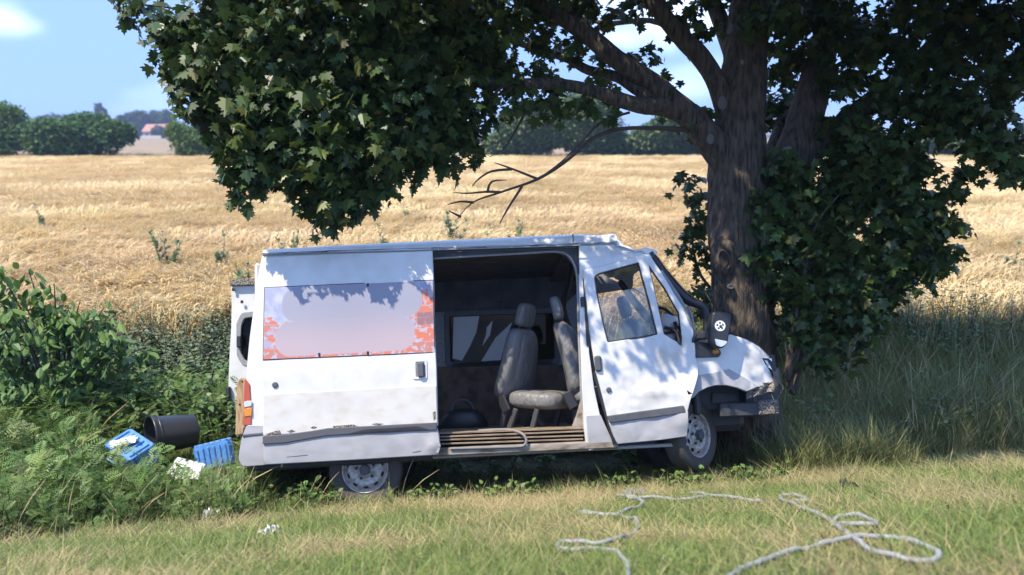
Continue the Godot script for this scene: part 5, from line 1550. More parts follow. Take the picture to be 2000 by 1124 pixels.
	b.box(Vector3(3.187, 1.229, -0.950) + Vector3(0.02, -0.10, 0.0), Vector3(0.38, 0.42, 1.6), 0.08)
	obj("dashboard", b, mats.black_plastic, van)
	b = M.new()
	b.xf = Transform3D(Basis(Vector3.BACK, 0.5) * Basis(Vector3.UP, PI / 2), Vector3(3.029, 1.434, -1.400))
	b.lathe([Vector2(0.175, 0.0), Vector2(0.188, 0.014), Vector2(0.20, 0.0), Vector2(0.188, -0.014), Vector2(0.175, 0.0)], 28)
	b.box(Vector3(0, 0, -0.02), Vector3(0.34, 0.05, 0.02), 0.008)
	obj("steering_wheel", b, mats.black_plastic, van)
	b = M.new()
	b.xf = Transform3D(Basis.from_euler(Vector3(0.4, 0.3, 0.5)), Vector3(2.889, 1.524, -0.500))
	b.cushion(Vector3(0.10, 0.075, 0.09), 0.9, 0.8, 0.3, 0.05)
	b.xf = Transform3D(Basis.from_euler(Vector3(-0.4, 0.9, 0.2)), Vector3(2.840, 1.324, -0.450))
	b.cushion(Vector3(0.09, 0.06, 0.07), 0.9, 0.8, 0.3, 0.05)
	obj("air_bag", b, mats.bag_white, van)
	b = M.new()
	for q in [[Vector3(2.806, 1.449, -0.300), Vector3(2.905, 1.390, -0.250), Vector3(2.913, 1.195, -0.200)], [Vector3(2.843, 1.206, -0.300), Vector3(2.933, 1.345, -0.300), Vector3(2.920, 1.496, -0.350)], [Vector3(2.780, 1.682, -0.600), Vector3(2.880, 1.639, -0.500), Vector3(2.967, 1.499, -0.400)]]:
		b.tube(curve(q, 4), ramp([0.02, 0.016, 0.02], 9), 6)
	obj("torn_trim", b, mats.black_plastic, van)
	# wing mirror on its black foot
	panel("mirror_foot", [rounded(PackedVector2Array([Vector2(2.986, 1.259), Vector2(3.029, 1.270), Vector2(3.120, 1.251), Vector2(3.198, 1.196), Vector2(3.213, 1.163), Vector2(3.191, 1.132), Vector2(2.974, 1.140)]), 0.012)], skin(0.035), mats.black_plastic, van, 0.04, 0.04)
	b = M.new()
	b.xf = Transform3D(Basis.IDENTITY.scaled(Vector3(1.1, 0.9, 0.6)), Vector3(3.166, 1.177, 0.035))
	b.lathe([Vector2(0.028, -0.01), Vector2(0.027, 0.012), Vector2(0.018, 0.022), Vector2(0.001, 0.025)], 18)
	obj("side_indicator", b, mats.amber, van)
	b = M.new()
	b.bar(Vector3(2.995, 1.333, 0.020), Vector3(3.133, 1.320, 0.130), 0.07, 0.085, Vector3.UP, 0.02)
	b.bar(Vector3(2.965, 1.260, 0.020), Vector3(3.012, 1.357, 0.050), 0.06, 0.05, Vector3.UP, 0.015)
	obj("mirror_arm", b, mats.black_plastic, van)
	var mr := panel("wing_mirror", [rounded(PackedVector2Array([Vector2(3.136, 1.512), Vector2(3.214, 1.512), Vector2(3.285, 1.490), Vector2(3.252, 1.352), Vector2(3.213, 1.233), Vector2(3.165, 1.204), Vector2(3.126, 1.224), Vector2(3.095, 1.275), Vector2(3.105, 1.383)]), 0.03)], func(x, y): return 0.20, mats.black_plastic, van, 0.11, 0.04, 0.014)
	panel("mirror_lamp", [rounded(PackedVector2Array([Vector2(3.118, 1.278), Vector2(3.224, 1.250), Vector2(3.203, 1.224), Vector2(3.165, 1.208), Vector2(3.130, 1.224)]), 0.008)], func(x, y): return 0.211, mats.clear_lens, mr, 0.008, 0.03, 0.003)
	b = M.new()
	b.xf = Transform3D(Basis.IDENTITY, Vector3(3.177, 1.392, 0.200) + Vector3(0, 0, 0.003))
	b.lathe([Vector2(0.047, 0.0), Vector2(0.047, 0.003), Vector2(0.001, 0.003)], 24)
	var st := obj("round_sticker", b, mats.white_sticker, mr)
	for k in 6:
		b = M.new()
		var a := TAU * k / 5.0 + 0.3
		var o: Vector3 = Vector3(cos(a), sin(a), 0) * 0.026 if k < 5 else Vector3(0.004, -0.006, 0)
		b.xf = Transform3D(Basis.IDENTITY.scaled(Vector3(1.0, 1.15, 1.0)), Vector3(3.177, 1.392, 0.200) + Vector3(0, 0, 0.006) + o)
		b.lathe([Vector2(0.009 if k < 5 else 0.013, 0.0), Vector2(0.001, 0.0015)], 10)
		obj("sticker_mark", b, mats.black_plastic, st)

func nose():
	var b: M
	var white: Material = mats.white_paint
	var no := FastNoiseLite.new()
	no.seed = 14
	no.frequency = 4.0
	var wing := func(x, y):
		return 0.022 * sstep(3.25, 3.65, x) * no.get_noise_2d(x * 1.4, y * 1.4) + side_z(y) + 0.01 - 0.35 * pow(maxf(0.0, x - 3.25), 2.0) - 0.9 * pow(maxf(0.0, y - 1.18), 2.0) + 0.006 * sin(x * 7.0 + y * 3.0)
	panel("front_wing", [rounded(PackedVector2Array([Vector2(2.969, 0.950), Vector2(2.982, 1.137), Vector2(2.995, 1.261), Vector2(3.107, 1.305), Vector2(3.212, 1.323), Vector2(3.325, 1.326), Vector2(3.474, 1.271), Vector2(3.587, 1.200), Vector2(3.671, 1.116), Vector2(3.688, 1.097), Vector2(3.599, 1.102), Vector2(3.630, 1.041), Vector2(3.678, 0.964), Vector2(3.697, 0.886), Vector2(3.534, 0.845), Vector2(3.281, 1.005), Vector2(3.145, 0.999)]), 0.006, 2)], wing, white, van, 0.02, 0.05, 0.005)
	panel("arch_cladding", [PackedVector2Array([Vector2(2.961, 0.946), Vector2(3.005, 0.970), Vector2(3.142, 0.990), Vector2(3.278, 1.010), Vector2(3.401, 0.934), Vector2(3.527, 0.850), Vector2(3.416, 0.815), Vector2(3.336, 0.852), Vector2(3.237, 0.880), Vector2(3.145, 0.885), Vector2(3.070, 0.871), Vector2(2.983, 0.836), Vector2(2.922, 0.780), Vector2(2.944, 0.861)])], func(x, y): return wing.call(x, y) + 0.014, mats.grey_cladding, van, 0.06, 0.05, 0.006)
	# bonnet, folded round the trunk
	var line := PackedVector2Array([Vector2(3.104, 1.333), Vector2(3.227, 1.345), Vector2(3.341, 1.345), Vector2(3.491, 1.288), Vector2(3.606, 1.216), Vector2(3.699, 1.113)])
	var pts := []
	for i in 6:
		for k in 19:
			var s := k / 18.0
			var hit := exp(-pow((s - 0.47) / 0.24, 2.0))
			var x: float = line[i].x - hit * 0.42 * pow(i / 5.0, 1.2)
			var y: float = line[i].y + (0.05 * sin(s * PI) - 0.10 * hit * sstep(0.6, 1.0, i / 5.0)) + 0.06 * sin(s * 21.0 + i * 1.1) * hit
			pts.append(Vector3(x, y, -0.06 - 1.78 * s))
	b = M.new()
	b.grid(pts, 19, Vector3.UP)
	obj("bonnet", b, white, van)
	# headlamp hole with broken lamp
	panel("headlamp_housing", [PackedVector2Array([Vector2(3.626, 1.142), Vector2(3.768, 1.125), Vector2(3.775, 0.932), Vector2(3.683, 0.961)])], func(x, y): return -0.16, mats.black_plastic, van, 0.10, 0.04)
	for q in [PackedVector2Array([Vector2(3.649, 1.086), Vector2(3.677, 1.075), Vector2(3.697, 1.004), Vector2(3.680, 1.014)]), PackedVector2Array([Vector2(3.684, 1.098), Vector2(3.717, 1.092), Vector2(3.719, 1.068)]), PackedVector2Array([Vector2(3.668, 1.043), Vector2(3.688, 1.047), Vector2(3.714, 0.985)])]:
		panel("headlamp_shard", [q], func(x, y): return -0.10, mats.clear_lens, van, 0.006, 0.03, 0.001)
	# torn bumper pieces and the bare beam
	var scrap := []
	for i in 9:
		for k in 4:
			var a: Vector3 = Vector3(3.429, 0.797, -0.020)
			var e: Vector3 = Vector3(3.737, 0.862, -0.050)
			var p := a.lerp(e, i / 8.0)
			scrap.append(p + Vector3(0.01 * sin(k * 2.0), 0.045 - 0.032 * k + 0.010 * sin(i * 2.1 + k), 0.02 * sin(i * 1.7 + k * 1.3)))
	b = M.new()
	b.grid(scrap, 4, Vector3(0, 0, 1))
	obj("torn_bumper", b, mats.rusty_metal, van)
	var curl := []
	for i in 7:
		for k in 4:
			var a := i / 6.0 * 2.0
			curl.append(Vector3(3.762, 0.925, -0.060) + Vector3(0.055 * cos(a + 0.6) - 0.03, -0.07 + k * 0.045 + 0.02 * sin(i), 0.06 * sin(a) - 0.02))
	b = M.new()
	b.grid(curl, 4, Vector3(0, 0, 1))
	obj("curled_bumper_end", b, mats.dark_metal, van)
	b = M.new()
	b.bar(Vector3(3.202, 0.655, -0.160), Vector3(3.720, 0.643, -0.180), 0.10, 0.125, Vector3.UP, 0.012)
	obj("chassis_beam", b, mats.dark_metal, van)
	b = M.new()
	b.bar(Vector3(3.551, 0.657, -0.130), Vector3(3.747, 0.655, -0.160), 0.06, 0.135, Vector3.UP, 0.01)
	obj("flaking_beam_end", b, mats.rusty_metal, van)
	for q in [Vector3(3.300, 0.695, -0.100), Vector3(3.302, 0.622, -0.100), Vector3(3.430, 0.768, -0.300)]:
		b = M.new()
		b.xf = Transform3D(Basis.IDENTITY, q)
		b.lathe([Vector2(0.02, 0.0), Vector2(0.018, 0.006), Vector2(0.001, 0.0)], 10)
		obj("bolt_hole", b, mats.black_plastic, van)
	panel("inner_wing", [PackedVector2Array([Vector2(2.978, 0.961), Vector2(3.864, 1.007), Vector2(3.822, 0.626), Vector2(3.145, 0.666), Vector2(2.935, 0.490)])], func(x, y): return -0.33, mats.dark_metal, van, 0.04, 0.1)
	panel("wing_stay", [PackedVector2Array([Vector2(3.203, 0.814), Vector2(3.413, 0.792), Vector2(3.426, 0.725), Vector2(3.193, 0.720)])], func(x, y): return -0.29, mats.inside_dark, van, 0.03, 0.05)
	b = M.new()
	b.box(Vector3(3.25, 0.75, -0.95), Vector3(0.55, 0.60, 1.1), 0.06)
	b.box(Vector3(3.15, 0.45, -1.1), Vector3(0.3, 0.14, 0.6), 0.03)
	obj("engine", b, mats.dark_metal, van)
	b = M.new()
	b.box(Vector3(3.52, 0.80, -1.55), Vector3(0.16, 0.5, 0.5), 0.05, Basis(Vector3.UP, -0.4))
	b.box(Vector3(3.50, 0.80, -0.40), Vector3(0.14, 0.45, 0.34), 0.05, Basis(Vector3.UP, 0.5))
	obj("crushed_grille", b, mats.black_plastic, van)
	b = M.new()
	b.sheet([PackedVector2Array([Vector2(2.95, 0.5), Vector2(3.62, 0.62), Vector2(3.70, 1.10), Vector2(3.2, 1.38), Vector2(2.95, 1.38)])], func(x, y): return -1.87, 0.03, 0.2)
	obj("front_wing", b, white, van)
	b = M.new()
	b.box(Vector3(3.0, 1.05, -0.95), Vector3(0.06, 0.85, 1.7), 0.02)
	obj("bulkhead", b, mats.dark_metal, van)
	for q in [[Vector3(3.653, 0.822, -0.100), Vector3(3.666, 0.683, -0.000), Vector3(3.652, 0.413, -0.020)], [Vector3(3.744, 0.884, -0.050), Vector3(3.747, 0.814, 0.020), Vector3(3.698, 0.726, -0.000)], [Vector3(3.145, 1.410, -0.100), Vector3(3.251, 1.606, -0.200), Vector3(3.193, 1.818, -0.300)]]:
		b = M.new()
		b.tube(curve(q, 5), ramp([0.006, 0.005], 11), 5)
		obj("loose_wire", b, mats.black_plastic, van)

# ---------------------------------------------------------------- things lying about
func crate(called: String, label: String, at: Vector3, bas: Basis, size: Vector3, m: Material, ribs: int):
	var t := base(called, at)
	t.basis = bas
	tag(t, label, "crate", "blue plastic crates dropped in the weeds")
	var w := size.x
	var h := size.y
	var d := size.z
	var b := M.new()
	b.box(Vector3(0, 0.006, 0), Vector3(w - 0.02, 0.012, d - 0.02), 0.003)
	for k in ribs:
		b.box(Vector3(-w * 0.40 + w * 0.80 * k / (ribs - 1), -0.006, 0), Vector3(w * 0.055, 0.022, d * 0.74), 0.006)
	obj("floor", b, m, t)
	for s in [-1.0, 1.0]:
		b = M.new()
		b.box(Vector3(0, h / 2, s * (d / 2 - 0.006)), Vector3(w - 0.03, h, 0.010), 0.003)
		for k in ribs:
			b.box(Vector3(-w * 0.42 + w * 0.84 * k / (ribs - 1), h * 0.45, s * (d / 2 + 0.004)), Vector3(0.016, h * 0.72, 0.014), 0.004)
		obj("side", b, m, t)
		b = M.new()
		b.box(Vector3(s * (w / 2 - 0.006), h / 2, 0), Vector3(0.010, h, d - 0.03), 0.003)
		b.box(Vector3(s * (w / 2 + 0.004), h * 0.45, -d * 0.25), Vector3(0.014, h * 0.72, 0.016), 0.004)
		b.box(Vector3(s * (w / 2 + 0.004), h * 0.45, d * 0.25), Vector3(0.014, h * 0.72, 0.016), 0.004)
		obj("side", b, m, t)
	b = M.new()
	for s in [-1.0, 1.0]:
		b.box(Vector3(0, h, s * (d / 2)), Vector3(w + 0.03, 0.022, 0.03), 0.008)
		b.box(Vector3(s * (w / 2), h - 0.001, 0), Vector3(0.03, 0.020, d - 0.03), 0.008)
	obj("rim", b, m, t)

func crumpled(called: String, label: String, at: Vector3, size: Vector3, m: Material, seed_: int, category: String, group := ""):
	var no := FastNoiseLite.new()
	no.seed = seed_
	no.frequency = 2.6
	var b := M.new()
	var pts := []
	for j in 11:
		for i in 13:
			var p := Vector3(i / 12.0 - 0.5, 0, j / 10.0 - 0.5)
			var k := no.get_noise_2d(p.x * 3.0, p.z * 3.0)
			var k2 := no.get_noise_2d(p.x * 3.0 + 50.0, p.z * 3.0)
			p += Vector3(k2 * 0.22, absf(k) * 1.5 + 0.25 - 0.5 * p.length(), k * 0.2)
			pts.append(p * size)
	b.grid(pts, 13, Vector3.UP)
	var o := obj(called, b, m)
	o.position = at
	o.rotation.y = seed_ * 1.3
	tag(o, label, category, group)

func build_litter():
	var b: M
	# tipped bucket
	var t := base("bucket", Vector3(-3.454, -1.416, -7.398))
	t.basis = Basis(Vector3.UP, -0.85) * Basis(Vector3.RIGHT, -0.10)
	tag(t, "black plastic bucket lying on its side in the weeds", "bucket")
	b = M.new()
	b.lathe([Vector2(0.001, -0.20), Vector2(0.155, -0.20), Vector2(0.165, -0.19), Vector2(0.198, 0.21), Vector2(0.212, 0.212), Vector2(0.214, 0.235), Vector2(0.196, 0.238), Vector2(0.190, 0.21), Vector2(0.158, -0.185), Vector2(0.001, -0.188)], 40)
	obj("tub", b, mats.bucket_black, t)
	b = M.new()
	b.lathe([Vector2(0.199, 0.16), Vector2(0.206, 0.165), Vector2(0.206, 0.178), Vector2(0.200, 0.183)], 40)
	obj("rim_band", b, mats.bucket_black, t)
	b = M.new()
	var hp := []
	for k in 13:
		var a := PI * k / 12.0
		hp.append(Vector3(cos(a) * 0.215, -sin(a) * 0.20 - 0.02, 0.20 + 0.12 * sin(a)))
	b.tube(hp, ramp([0.005, 0.005], 13), 6)
	obj("handle", b, mats.dark_metal, t)
	crate("crate", "blue crate left of the black bucket with white paper on it", Vector3(-3.640, -1.310, -6.859), Basis(Vector3.UP, -0.60) * Basis(Vector3.RIGHT, 0.28) * Basis(Vector3.BACK, PI - 0.25), Vector3(0.38, 0.19, 0.28), mats.blue_plastic, 5)
	crate("crate", "blue ribbed crate tipped up between bucket and van bumper", Vector3(-2.840, -1.402, -6.809), Basis(Vector3.UP, 0.10) * Basis(Vector3.BACK, 0.22) * Basis(Vector3.RIGHT, -1.95), Vector3(0.33, 0.07, 0.23), mats.blue_plastic, 6)
	crumpled("paper_sheet", "crumpled white paper lying on the left blue crate", Vector3(-3.678, -1.284, -6.823), Vector3(0.24, 0.05, 0.13), mats.bag_white, 3, "paper", "")
	b = M.new()
	b.box(Vector3.ZERO, Vector3(0.30, 0.02, 0.20), 0.006)
	b.box(Vector3(0.05, 0.018, 0.03), Vector3(0.22, 0.014, 0.16), 0.005, Basis(Vector3.UP, 0.3))
	var foam := obj("foam_board", b, mats.bag_white)
	foam.position = Vector3(-3.058, -1.505, -6.717)
	foam.basis = Basis(Vector3.UP, -0.3) * Basis(Vector3.RIGHT, 0.55) * Basis(Vector3.BACK, -0.18)
	tag(foam, "white broken foam boards below the ribbed blue crate", "foam board")
	crumpled("plastic_scrap", "small white plastic scrap in the grass at the foot of the weeds", Vector3(-2.395, -1.427, -5.631), Vector3(0.13, 0.11, 0.10), mats.bag_white, 5, "scrap", "white scraps in the grass")
	crumpled("plastic_scrap", "white crumpled scrap on the mown grass nearest the camera", Vector3(-1.653, -1.088, -4.781), Vector3(0.14, 0.07, 0.10), mats.bag_white, 8, "scrap", "white scraps in the grass")
	crumpled("dark_rag", "small black rag on the grass right of the hoses", Vector3(2.553, -1.058, -5.400), Vector3(0.12, 0.08, 0.10), mats.black_rag, 9, "rag")
	crumpled("blue_tape", "scrap of blue plastic tape beside the hose end", Vector3(1.017, -1.305, -5.819), Vector3(0.17, 0.04, 0.07), mats.blue_plastic, 12, "tape")
	# dry twig on the verge
	b = M.new()
	b.tube([Vector3(3.372, -1.752, -7.487), Vector3(3.292, -1.616, -7.099), Vector3(3.338, -1.579, -7.004), Vector3(3.318, -1.482, -6.734)], [0.006, 0.008, 0.008, 0.004], 6)
	b.tube([Vector3(3.273, -1.593, -7.059), Vector3(3.472, -1.690, -7.361), Vector3(3.496, -1.658, -7.278)], [0.005, 0.004, 0.002], 5)
	tag(obj("dry_twig", b, mats.straw_twig), "pale dry twig at the edge of the tree's shadow", "twig")
	# things inside the van
	var bag := base("tool_bag", van.transform * Vector3(0.850, 0.679, -1.250))
	bag.basis = van.basis
	tag(bag, "black tool bag on the van floor behind the seat", "bag")
	b = M.new()
	b.cushion(Vector3(0.24, 0.13, 0.15), 0.7, 0.7, 0.25, 0.02)
	obj("body", b, mats.black_plastic, bag)
	b = M.new()
	b.tube(curve([Vector3(-0.12, 0.10, 0.08), Vector3(-0.06, 0.20, 0.09), Vector3(0.06, 0.20, 0.09), Vector3(0.12, 0.10, 0.08)], 4), ramp([0.012, 0.012], 13), 6)
	obj("handle", b, mats.trim_grey, bag)
	b = M.new()
	b.tube(curve([Vector3(1.013, 0.598, -0.250), Vector3(1.175, 0.601, -0.160), Vector3(1.309, 0.591, -0.080), Vector3(1.395, 0.558, -0.000), Vector3(1.426, 0.504, 0.020), Vector3(1.406, 0.461, 0.020), Vector3(1.343, 0.451, 0.010), Vector3(1.075, 0.458, 0.010), Vector3(0.763, 0.468, 0.010)], 5), ramp([0.013, 0.013], 41), 7)
	var cable := obj("cable", b, mats.cable_grey)
	cable.transform = van.transform
	tag(cable, "grey cable looped over the step of the sliding door", "cable")

func hose(label: String, ps: Array, r: float):
	var c := curve(ps, 8)
	var no := FastNoiseLite.new()
	no.seed = 3
	no.frequency = 1.1
	for i in c.size():
		c[i].y += 0.028 * no.get_noise_3dv(c[i] * 3.0)
	var b := M.new()
	b.tube(c, ramp([r, r], c.size()), 10)
	tag(obj("hose", b, mats.hose_grey), label, "hose", "grey hoses on the verge")

func build_hoses():
	hose("grey hose looping on the left, its end running out of the picture below", [Vector3(0.472, -0.242, -2.851), Vector3(0.514, -0.308, -3.078), Vector3(0.536, -0.380, -3.296), Vector3(0.512, -0.455, -3.502), Vector3(0.423, -0.503, -3.618), Vector3(0.316, -0.507, -3.609), Vector3(0.248, -0.527, -3.654), Vector3(0.251, -0.571, -3.776), Vector3(0.305, -0.577, -3.803), Vector3(0.432, -0.532, -3.698), Vector3(0.547, -0.543, -3.749), Vector3(0.676, -0.609, -3.952), Vector3(0.752, -0.692, -4.196), Vector3(0.775, -0.786, -4.459), Vector3(0.732, -0.825, -4.557), Vector3(0.646, -0.883, -4.701), Vector3(0.475, -0.940, -4.832), Vector3(0.480, -0.907, -4.740), Vector3(0.678, -0.875, -4.686), Vector3(0.822, -0.922, -4.840), Vector3(0.932, -0.990, -5.046), Vector3(0.916, -1.083, -5.301), Vector3(0.828, -1.192, -5.585), Vector3(0.899, -1.132, -5.430), Vector3(1.103, -1.065, -5.280), Vector3(1.295, -1.001, -5.138), Vector3(1.450, -1.052, -5.303), Vector3(1.381, -1.123, -5.488), Vector3(1.423, -1.090, -5.405), Vector3(1.539, -0.968, -5.087), Vector3(1.688, -0.856, -4.808)], 0.0125)
	hose("grey hose on the right with a ring and a big loop", [Vector3(0.830, -0.204, -2.793), Vector3(0.938, -0.247, -2.964), Vector3(1.101, -0.288, -3.127), Vector3(1.295, -0.327, -3.279), Vector3(1.482, -0.351, -3.384), Vector3(1.667, -0.368, -3.466), Vector3(1.822, -0.362, -3.476), Vector3(1.918, -0.323, -3.373), Vector3(1.933, -0.276, -3.228), Vector3(1.897, -0.241, -3.108), Vector3(1.828, -0.224, -3.034), Vector3(1.755, -0.227, -3.030), Vector3(1.689, -0.255, -3.118), Vector3(1.658, -0.310, -3.290), Vector3(1.683, -0.369, -3.474), Vector3(1.729, -0.454, -3.718), Vector3(1.790, -0.525, -3.924), Vector3(1.901, -0.584, -4.104), Vector3(1.988, -0.582, -4.113), Vector3(2.014, -0.529, -3.972), Vector3(1.985, -0.482, -3.839), Vector3(1.906, -0.455, -3.751), Vector3(1.825, -0.481, -3.810), Vector3(1.802, -0.557, -4.012), Vector3(1.819, -0.674, -4.339), Vector3(1.828, -0.787, -4.651), Vector3(1.874, -0.899, -4.967), Vector3(1.950, -0.912, -5.017), Vector3(1.989, -0.873, -4.915), Vector3(1.973, -0.809, -4.736), Vector3(1.931, -0.792, -4.682), Vector3(1.901, -0.816, -4.743)], 0.0138)

# ---------------------------------------------------------------- verge and weeds
func feather_weed(seed_: int, tall: float) -> ArrayMesh:
	var r := RandomNumberGenerator.new()
	r.seed = seed_
	var b := M.new()
	for s in 4:
		var a := r.randf() * TAU
		var lean := Vector3(cos(a), 0, sin(a)) * r.randf_range(0.05, 0.3) * tall
		var h := tall * r.randf_range(0.65, 1.1)
		b.col = Color(0.10, 0.14, 0.05)
		b.tube([Vector3.ZERO, lean * 0.4 + Vector3.UP * h * 0.5, lean + Vector3.UP * h], [0.005, 0.004, 0.002], 3, false)
		for k in 7:
			var t := 0.2 + 0.8 * k / 6.0
			var p := lean * t * t + Vector3.UP * h * t
			var q := r.randf() * TAU
			var d := Vector3(cos(q), r.randf_range(0.35, 1.3), sin(q)).normalized()
			var l := tall * r.randf_range(0.22, 0.38)
			var side := d.cross(Vector3.UP).normalized()
			b.col = Color(0.90, 1.0, 0.85) * r.randf_range(0.7, 1.3)
			for e in 8:
				var u := 0.15 + 0.85 * e / 7.0
				var c := p + d * l * u - Vector3.UP * l * 0.35 * u * u
				var w := l * 0.30 * sin(PI * clampf(u * 0.85 + 0.12, 0, 1))
				for sgn in [-1.0, 1.0]:
					var tip: Vector3 = c + side * w * sgn + d * w * 0.55 - Vector3.UP * w * 0.15
					b.flat([c, c + (tip - c) * 0.5 + d * l * 0.035, tip, c + (tip - c) * 0.5 - d * l * 0.03], Vector3.UP)
	return b.commit()

func broad_weed(seed_: int, tall: float, count: int, size: float) -> ArrayMesh:
	var r := RandomNumberGenerator.new()
	r.seed = seed_
	var b := M.new()
	for s in 4:
		var a := r.randf() * TAU
		var lean := Vector3(cos(a), 0, sin(a)) * r.randf_range(0.1, 0.45) * tall
		var h := tall * r.randf_range(0.6, 1.1)
		b.col = Color(0.10, 0.14, 0.05)
		b.tube([Vector3.ZERO, lean * 0.4 + Vector3.UP * h * 0.55, lean + Vector3.UP * h], [0.005, 0.004, 0.002], 3, false)
		for k in count:
			var t := r.randf_range(0.2, 1.0)
			var p := lean * t * t + Vector3.UP * h * t
			var q := r.randf() * TAU
			var d := Vector3(cos(q), r.randf_range(-0.35, 0.4), sin(q)).normalized()
			var l := size * r.randf_range(0.6, 1.2)
			var side := d.cross(Vector3.UP).normalized().rotated(d, r.randf_range(-0.5, 0.5)) * l * 0.34
			b.col = Color(0.95, 1.0, 0.9) * r.randf_range(0.75, 1.3)
			var o := p + d * l * 0.25
			var up := Vector3.UP * l * 0.07
			var first := b.v.size()
			var nn := side.cross(d).normalized()
			if nn.y < 0.0:
				nn = -nn
			for e in [o, o + d * l * 0.30 + side + up, o + d * l * 0.7 + side * 0.6 + up, o + d * l - up, o + d * l * 0.7 - side * 0.6 + up, o + d * l * 0.30 - side + up, o + d * l * 0.45]:
				b.vert(e, nn)
			for e in 6:
				b.face(first + 6, first + e, first + (e + 1) % 6)
	return b.commit()

func under_van(x: float, z: float) -> bool:
	var p := van.transform.affine_inverse() * Vector3(x, ground_y(x, z), z)
	return p.x > -1.0 and p.x < 3.4 and p.z < -0.05 and p.z > -1.9

func build_verge():
	var r := RandomNumberGenerator.new()
	r.seed = 808
	var no := FastNoiseLite.new()
	no.seed = 21
	no.frequency = 0.55
	var fine := FastNoiseLite.new()
	fine.seed = 22
	fine.frequency = 2.2
	var green := blades(13, 0.06, 0.090, 0.0072, 0.9, 1)
	var green2 := blades(8, 0.08, 0.150, 0.0075, 1.1, 2)
	var dry := blades(11, 0.09, 0.115, 0.0056, 1.75, 3)
	var seed_head := blades(3, 0.03, 0.24, 0.0022, 0.5, 4, true)
	var sets := [[], [], [], []]
	var tints := [[], [], [], []]
	for i in 74000:
		var z := -r.randf_range(2.6, 7.9)
		var x := r.randf_range(-0.5, 0.5) * (-z * 1.55 + 2.0)
		if under_van(x, z) and r.randf() < 0.8:
			continue
		var n := no.get_noise_2d(x, z * 1.5)
		var f := fine.get_noise_2d(x, z)
		# trodden, dry ground in front of the van
		var worn := exp(-pow((x - 0.7) / 1.7, 2.0) - pow((z + 5.8) / 0.65, 2.0)) * 0.5
		var dryness := clampf(0.17 + 1.2 * n + 0.6 * f + worn * 1.5, 0.03, 0.95)
		var p := on_ground(x, z, -0.01)
		var s := r.randf_range(0.65, 1.2) * (1.0 - 0.3 * worn)
		var bas := Basis.from_euler(Vector3(r.randfn() * 0.14 + 0.12, r.randf() * TAU, r.randfn() * 0.14)).scaled(Vector3(s, s, s))
		var k := r.randf_range(0.6, 1.3)
		var which := 2 if r.randf() < dryness else (0 if r.randf() < 0.7 else 1)
		if r.randf() < 0.004:
			which = 3
		sets[which].append(Transform3D(bas, p))
		if which == 2:
			tints[2].append(Color(0.50 * k, 0.41 * k, 0.20 * k) if r.randf() < 0.8 else Color(0.26 * k, 0.20 * k, 0.11 * k))
		elif which == 3:
			tints[3].append(Color(0.40 * k, 0.34 * k, 0.17 * k))
		else:
			var w := r.randf_range(0.0, 1.0)
			tints[which].append(Color(lerpf(0.12, 0.22, w) * k, lerpf(0.20, 0.25, w) * k, lerpf(0.040, 0.065, w) * k))
	tag(many("grass", green, mats.grass_blade, sets[0], tints[0]), "short green grass of the verge", "grass", "", "stuff")
	tag(many("long_grass", green2, mats.grass_blade, sets[1], tints[1]), "longer loose blades in the verge grass", "grass", "", "stuff")
	tag(many("dry_grass", dry, mats.straw, sets[2], tints[2]), "yellow dry grass trodden flat on the verge", "grass", "", "stuff")
	tag(many("seed_grass", seed_head, mats.straw, sets[3], tints[3]), "thin grass stalks with seed heads on the verge", "grass", "", "stuff")

func scatter(called: String, label: String, mesh: Mesh, m: Material, count: int, box: Rect2, tint: Color, smin: float, smax_: float, seed_: int, keep: Callable, upright := 0.15):
	var r := RandomNumberGenerator.new()
	r.seed = seed_
	var where := []
	var cols := []
	for i in count:
		var x := r.randf_range(box.position.x, box.end.x)
		var z := r.randf_range(box.position.y, box.end.y)
		var q: float = keep.call(x, z)
		if r.randf() > q:
			continue
		var s := r.randf_range(smin, smax_) * clampf(0.4 + 0.6 * q, 0.4, 1.0)
		where.append(Transform3D(Basis.from_euler(Vector3(r.randfn() * upright, r.randf() * TAU, r.randfn() * upright)).scaled(Vector3(s, s, s)), on_ground(x, z, -0.02)))
		var k := r.randf_range(0.7, 1.3)
		cols.append(Color(tint.r * k * r.randf_range(0.85, 1.2), tint.g * k, tint.b * k))
	tag(many(called, mesh, m, where, cols), label, "weeds", "", "stuff")

func left_edge(x: float) -> float:
	# how far from the camera the uncut weeds begin, left of the van
	return lerpf(5.15, 5.9, sstep(-3.4, -1.3, x)) + 0.2 * sin(x * 3.7) + 0.16 * sin(x * 9.1 + 1.0) + 0.1 * sin(x * 21.0)

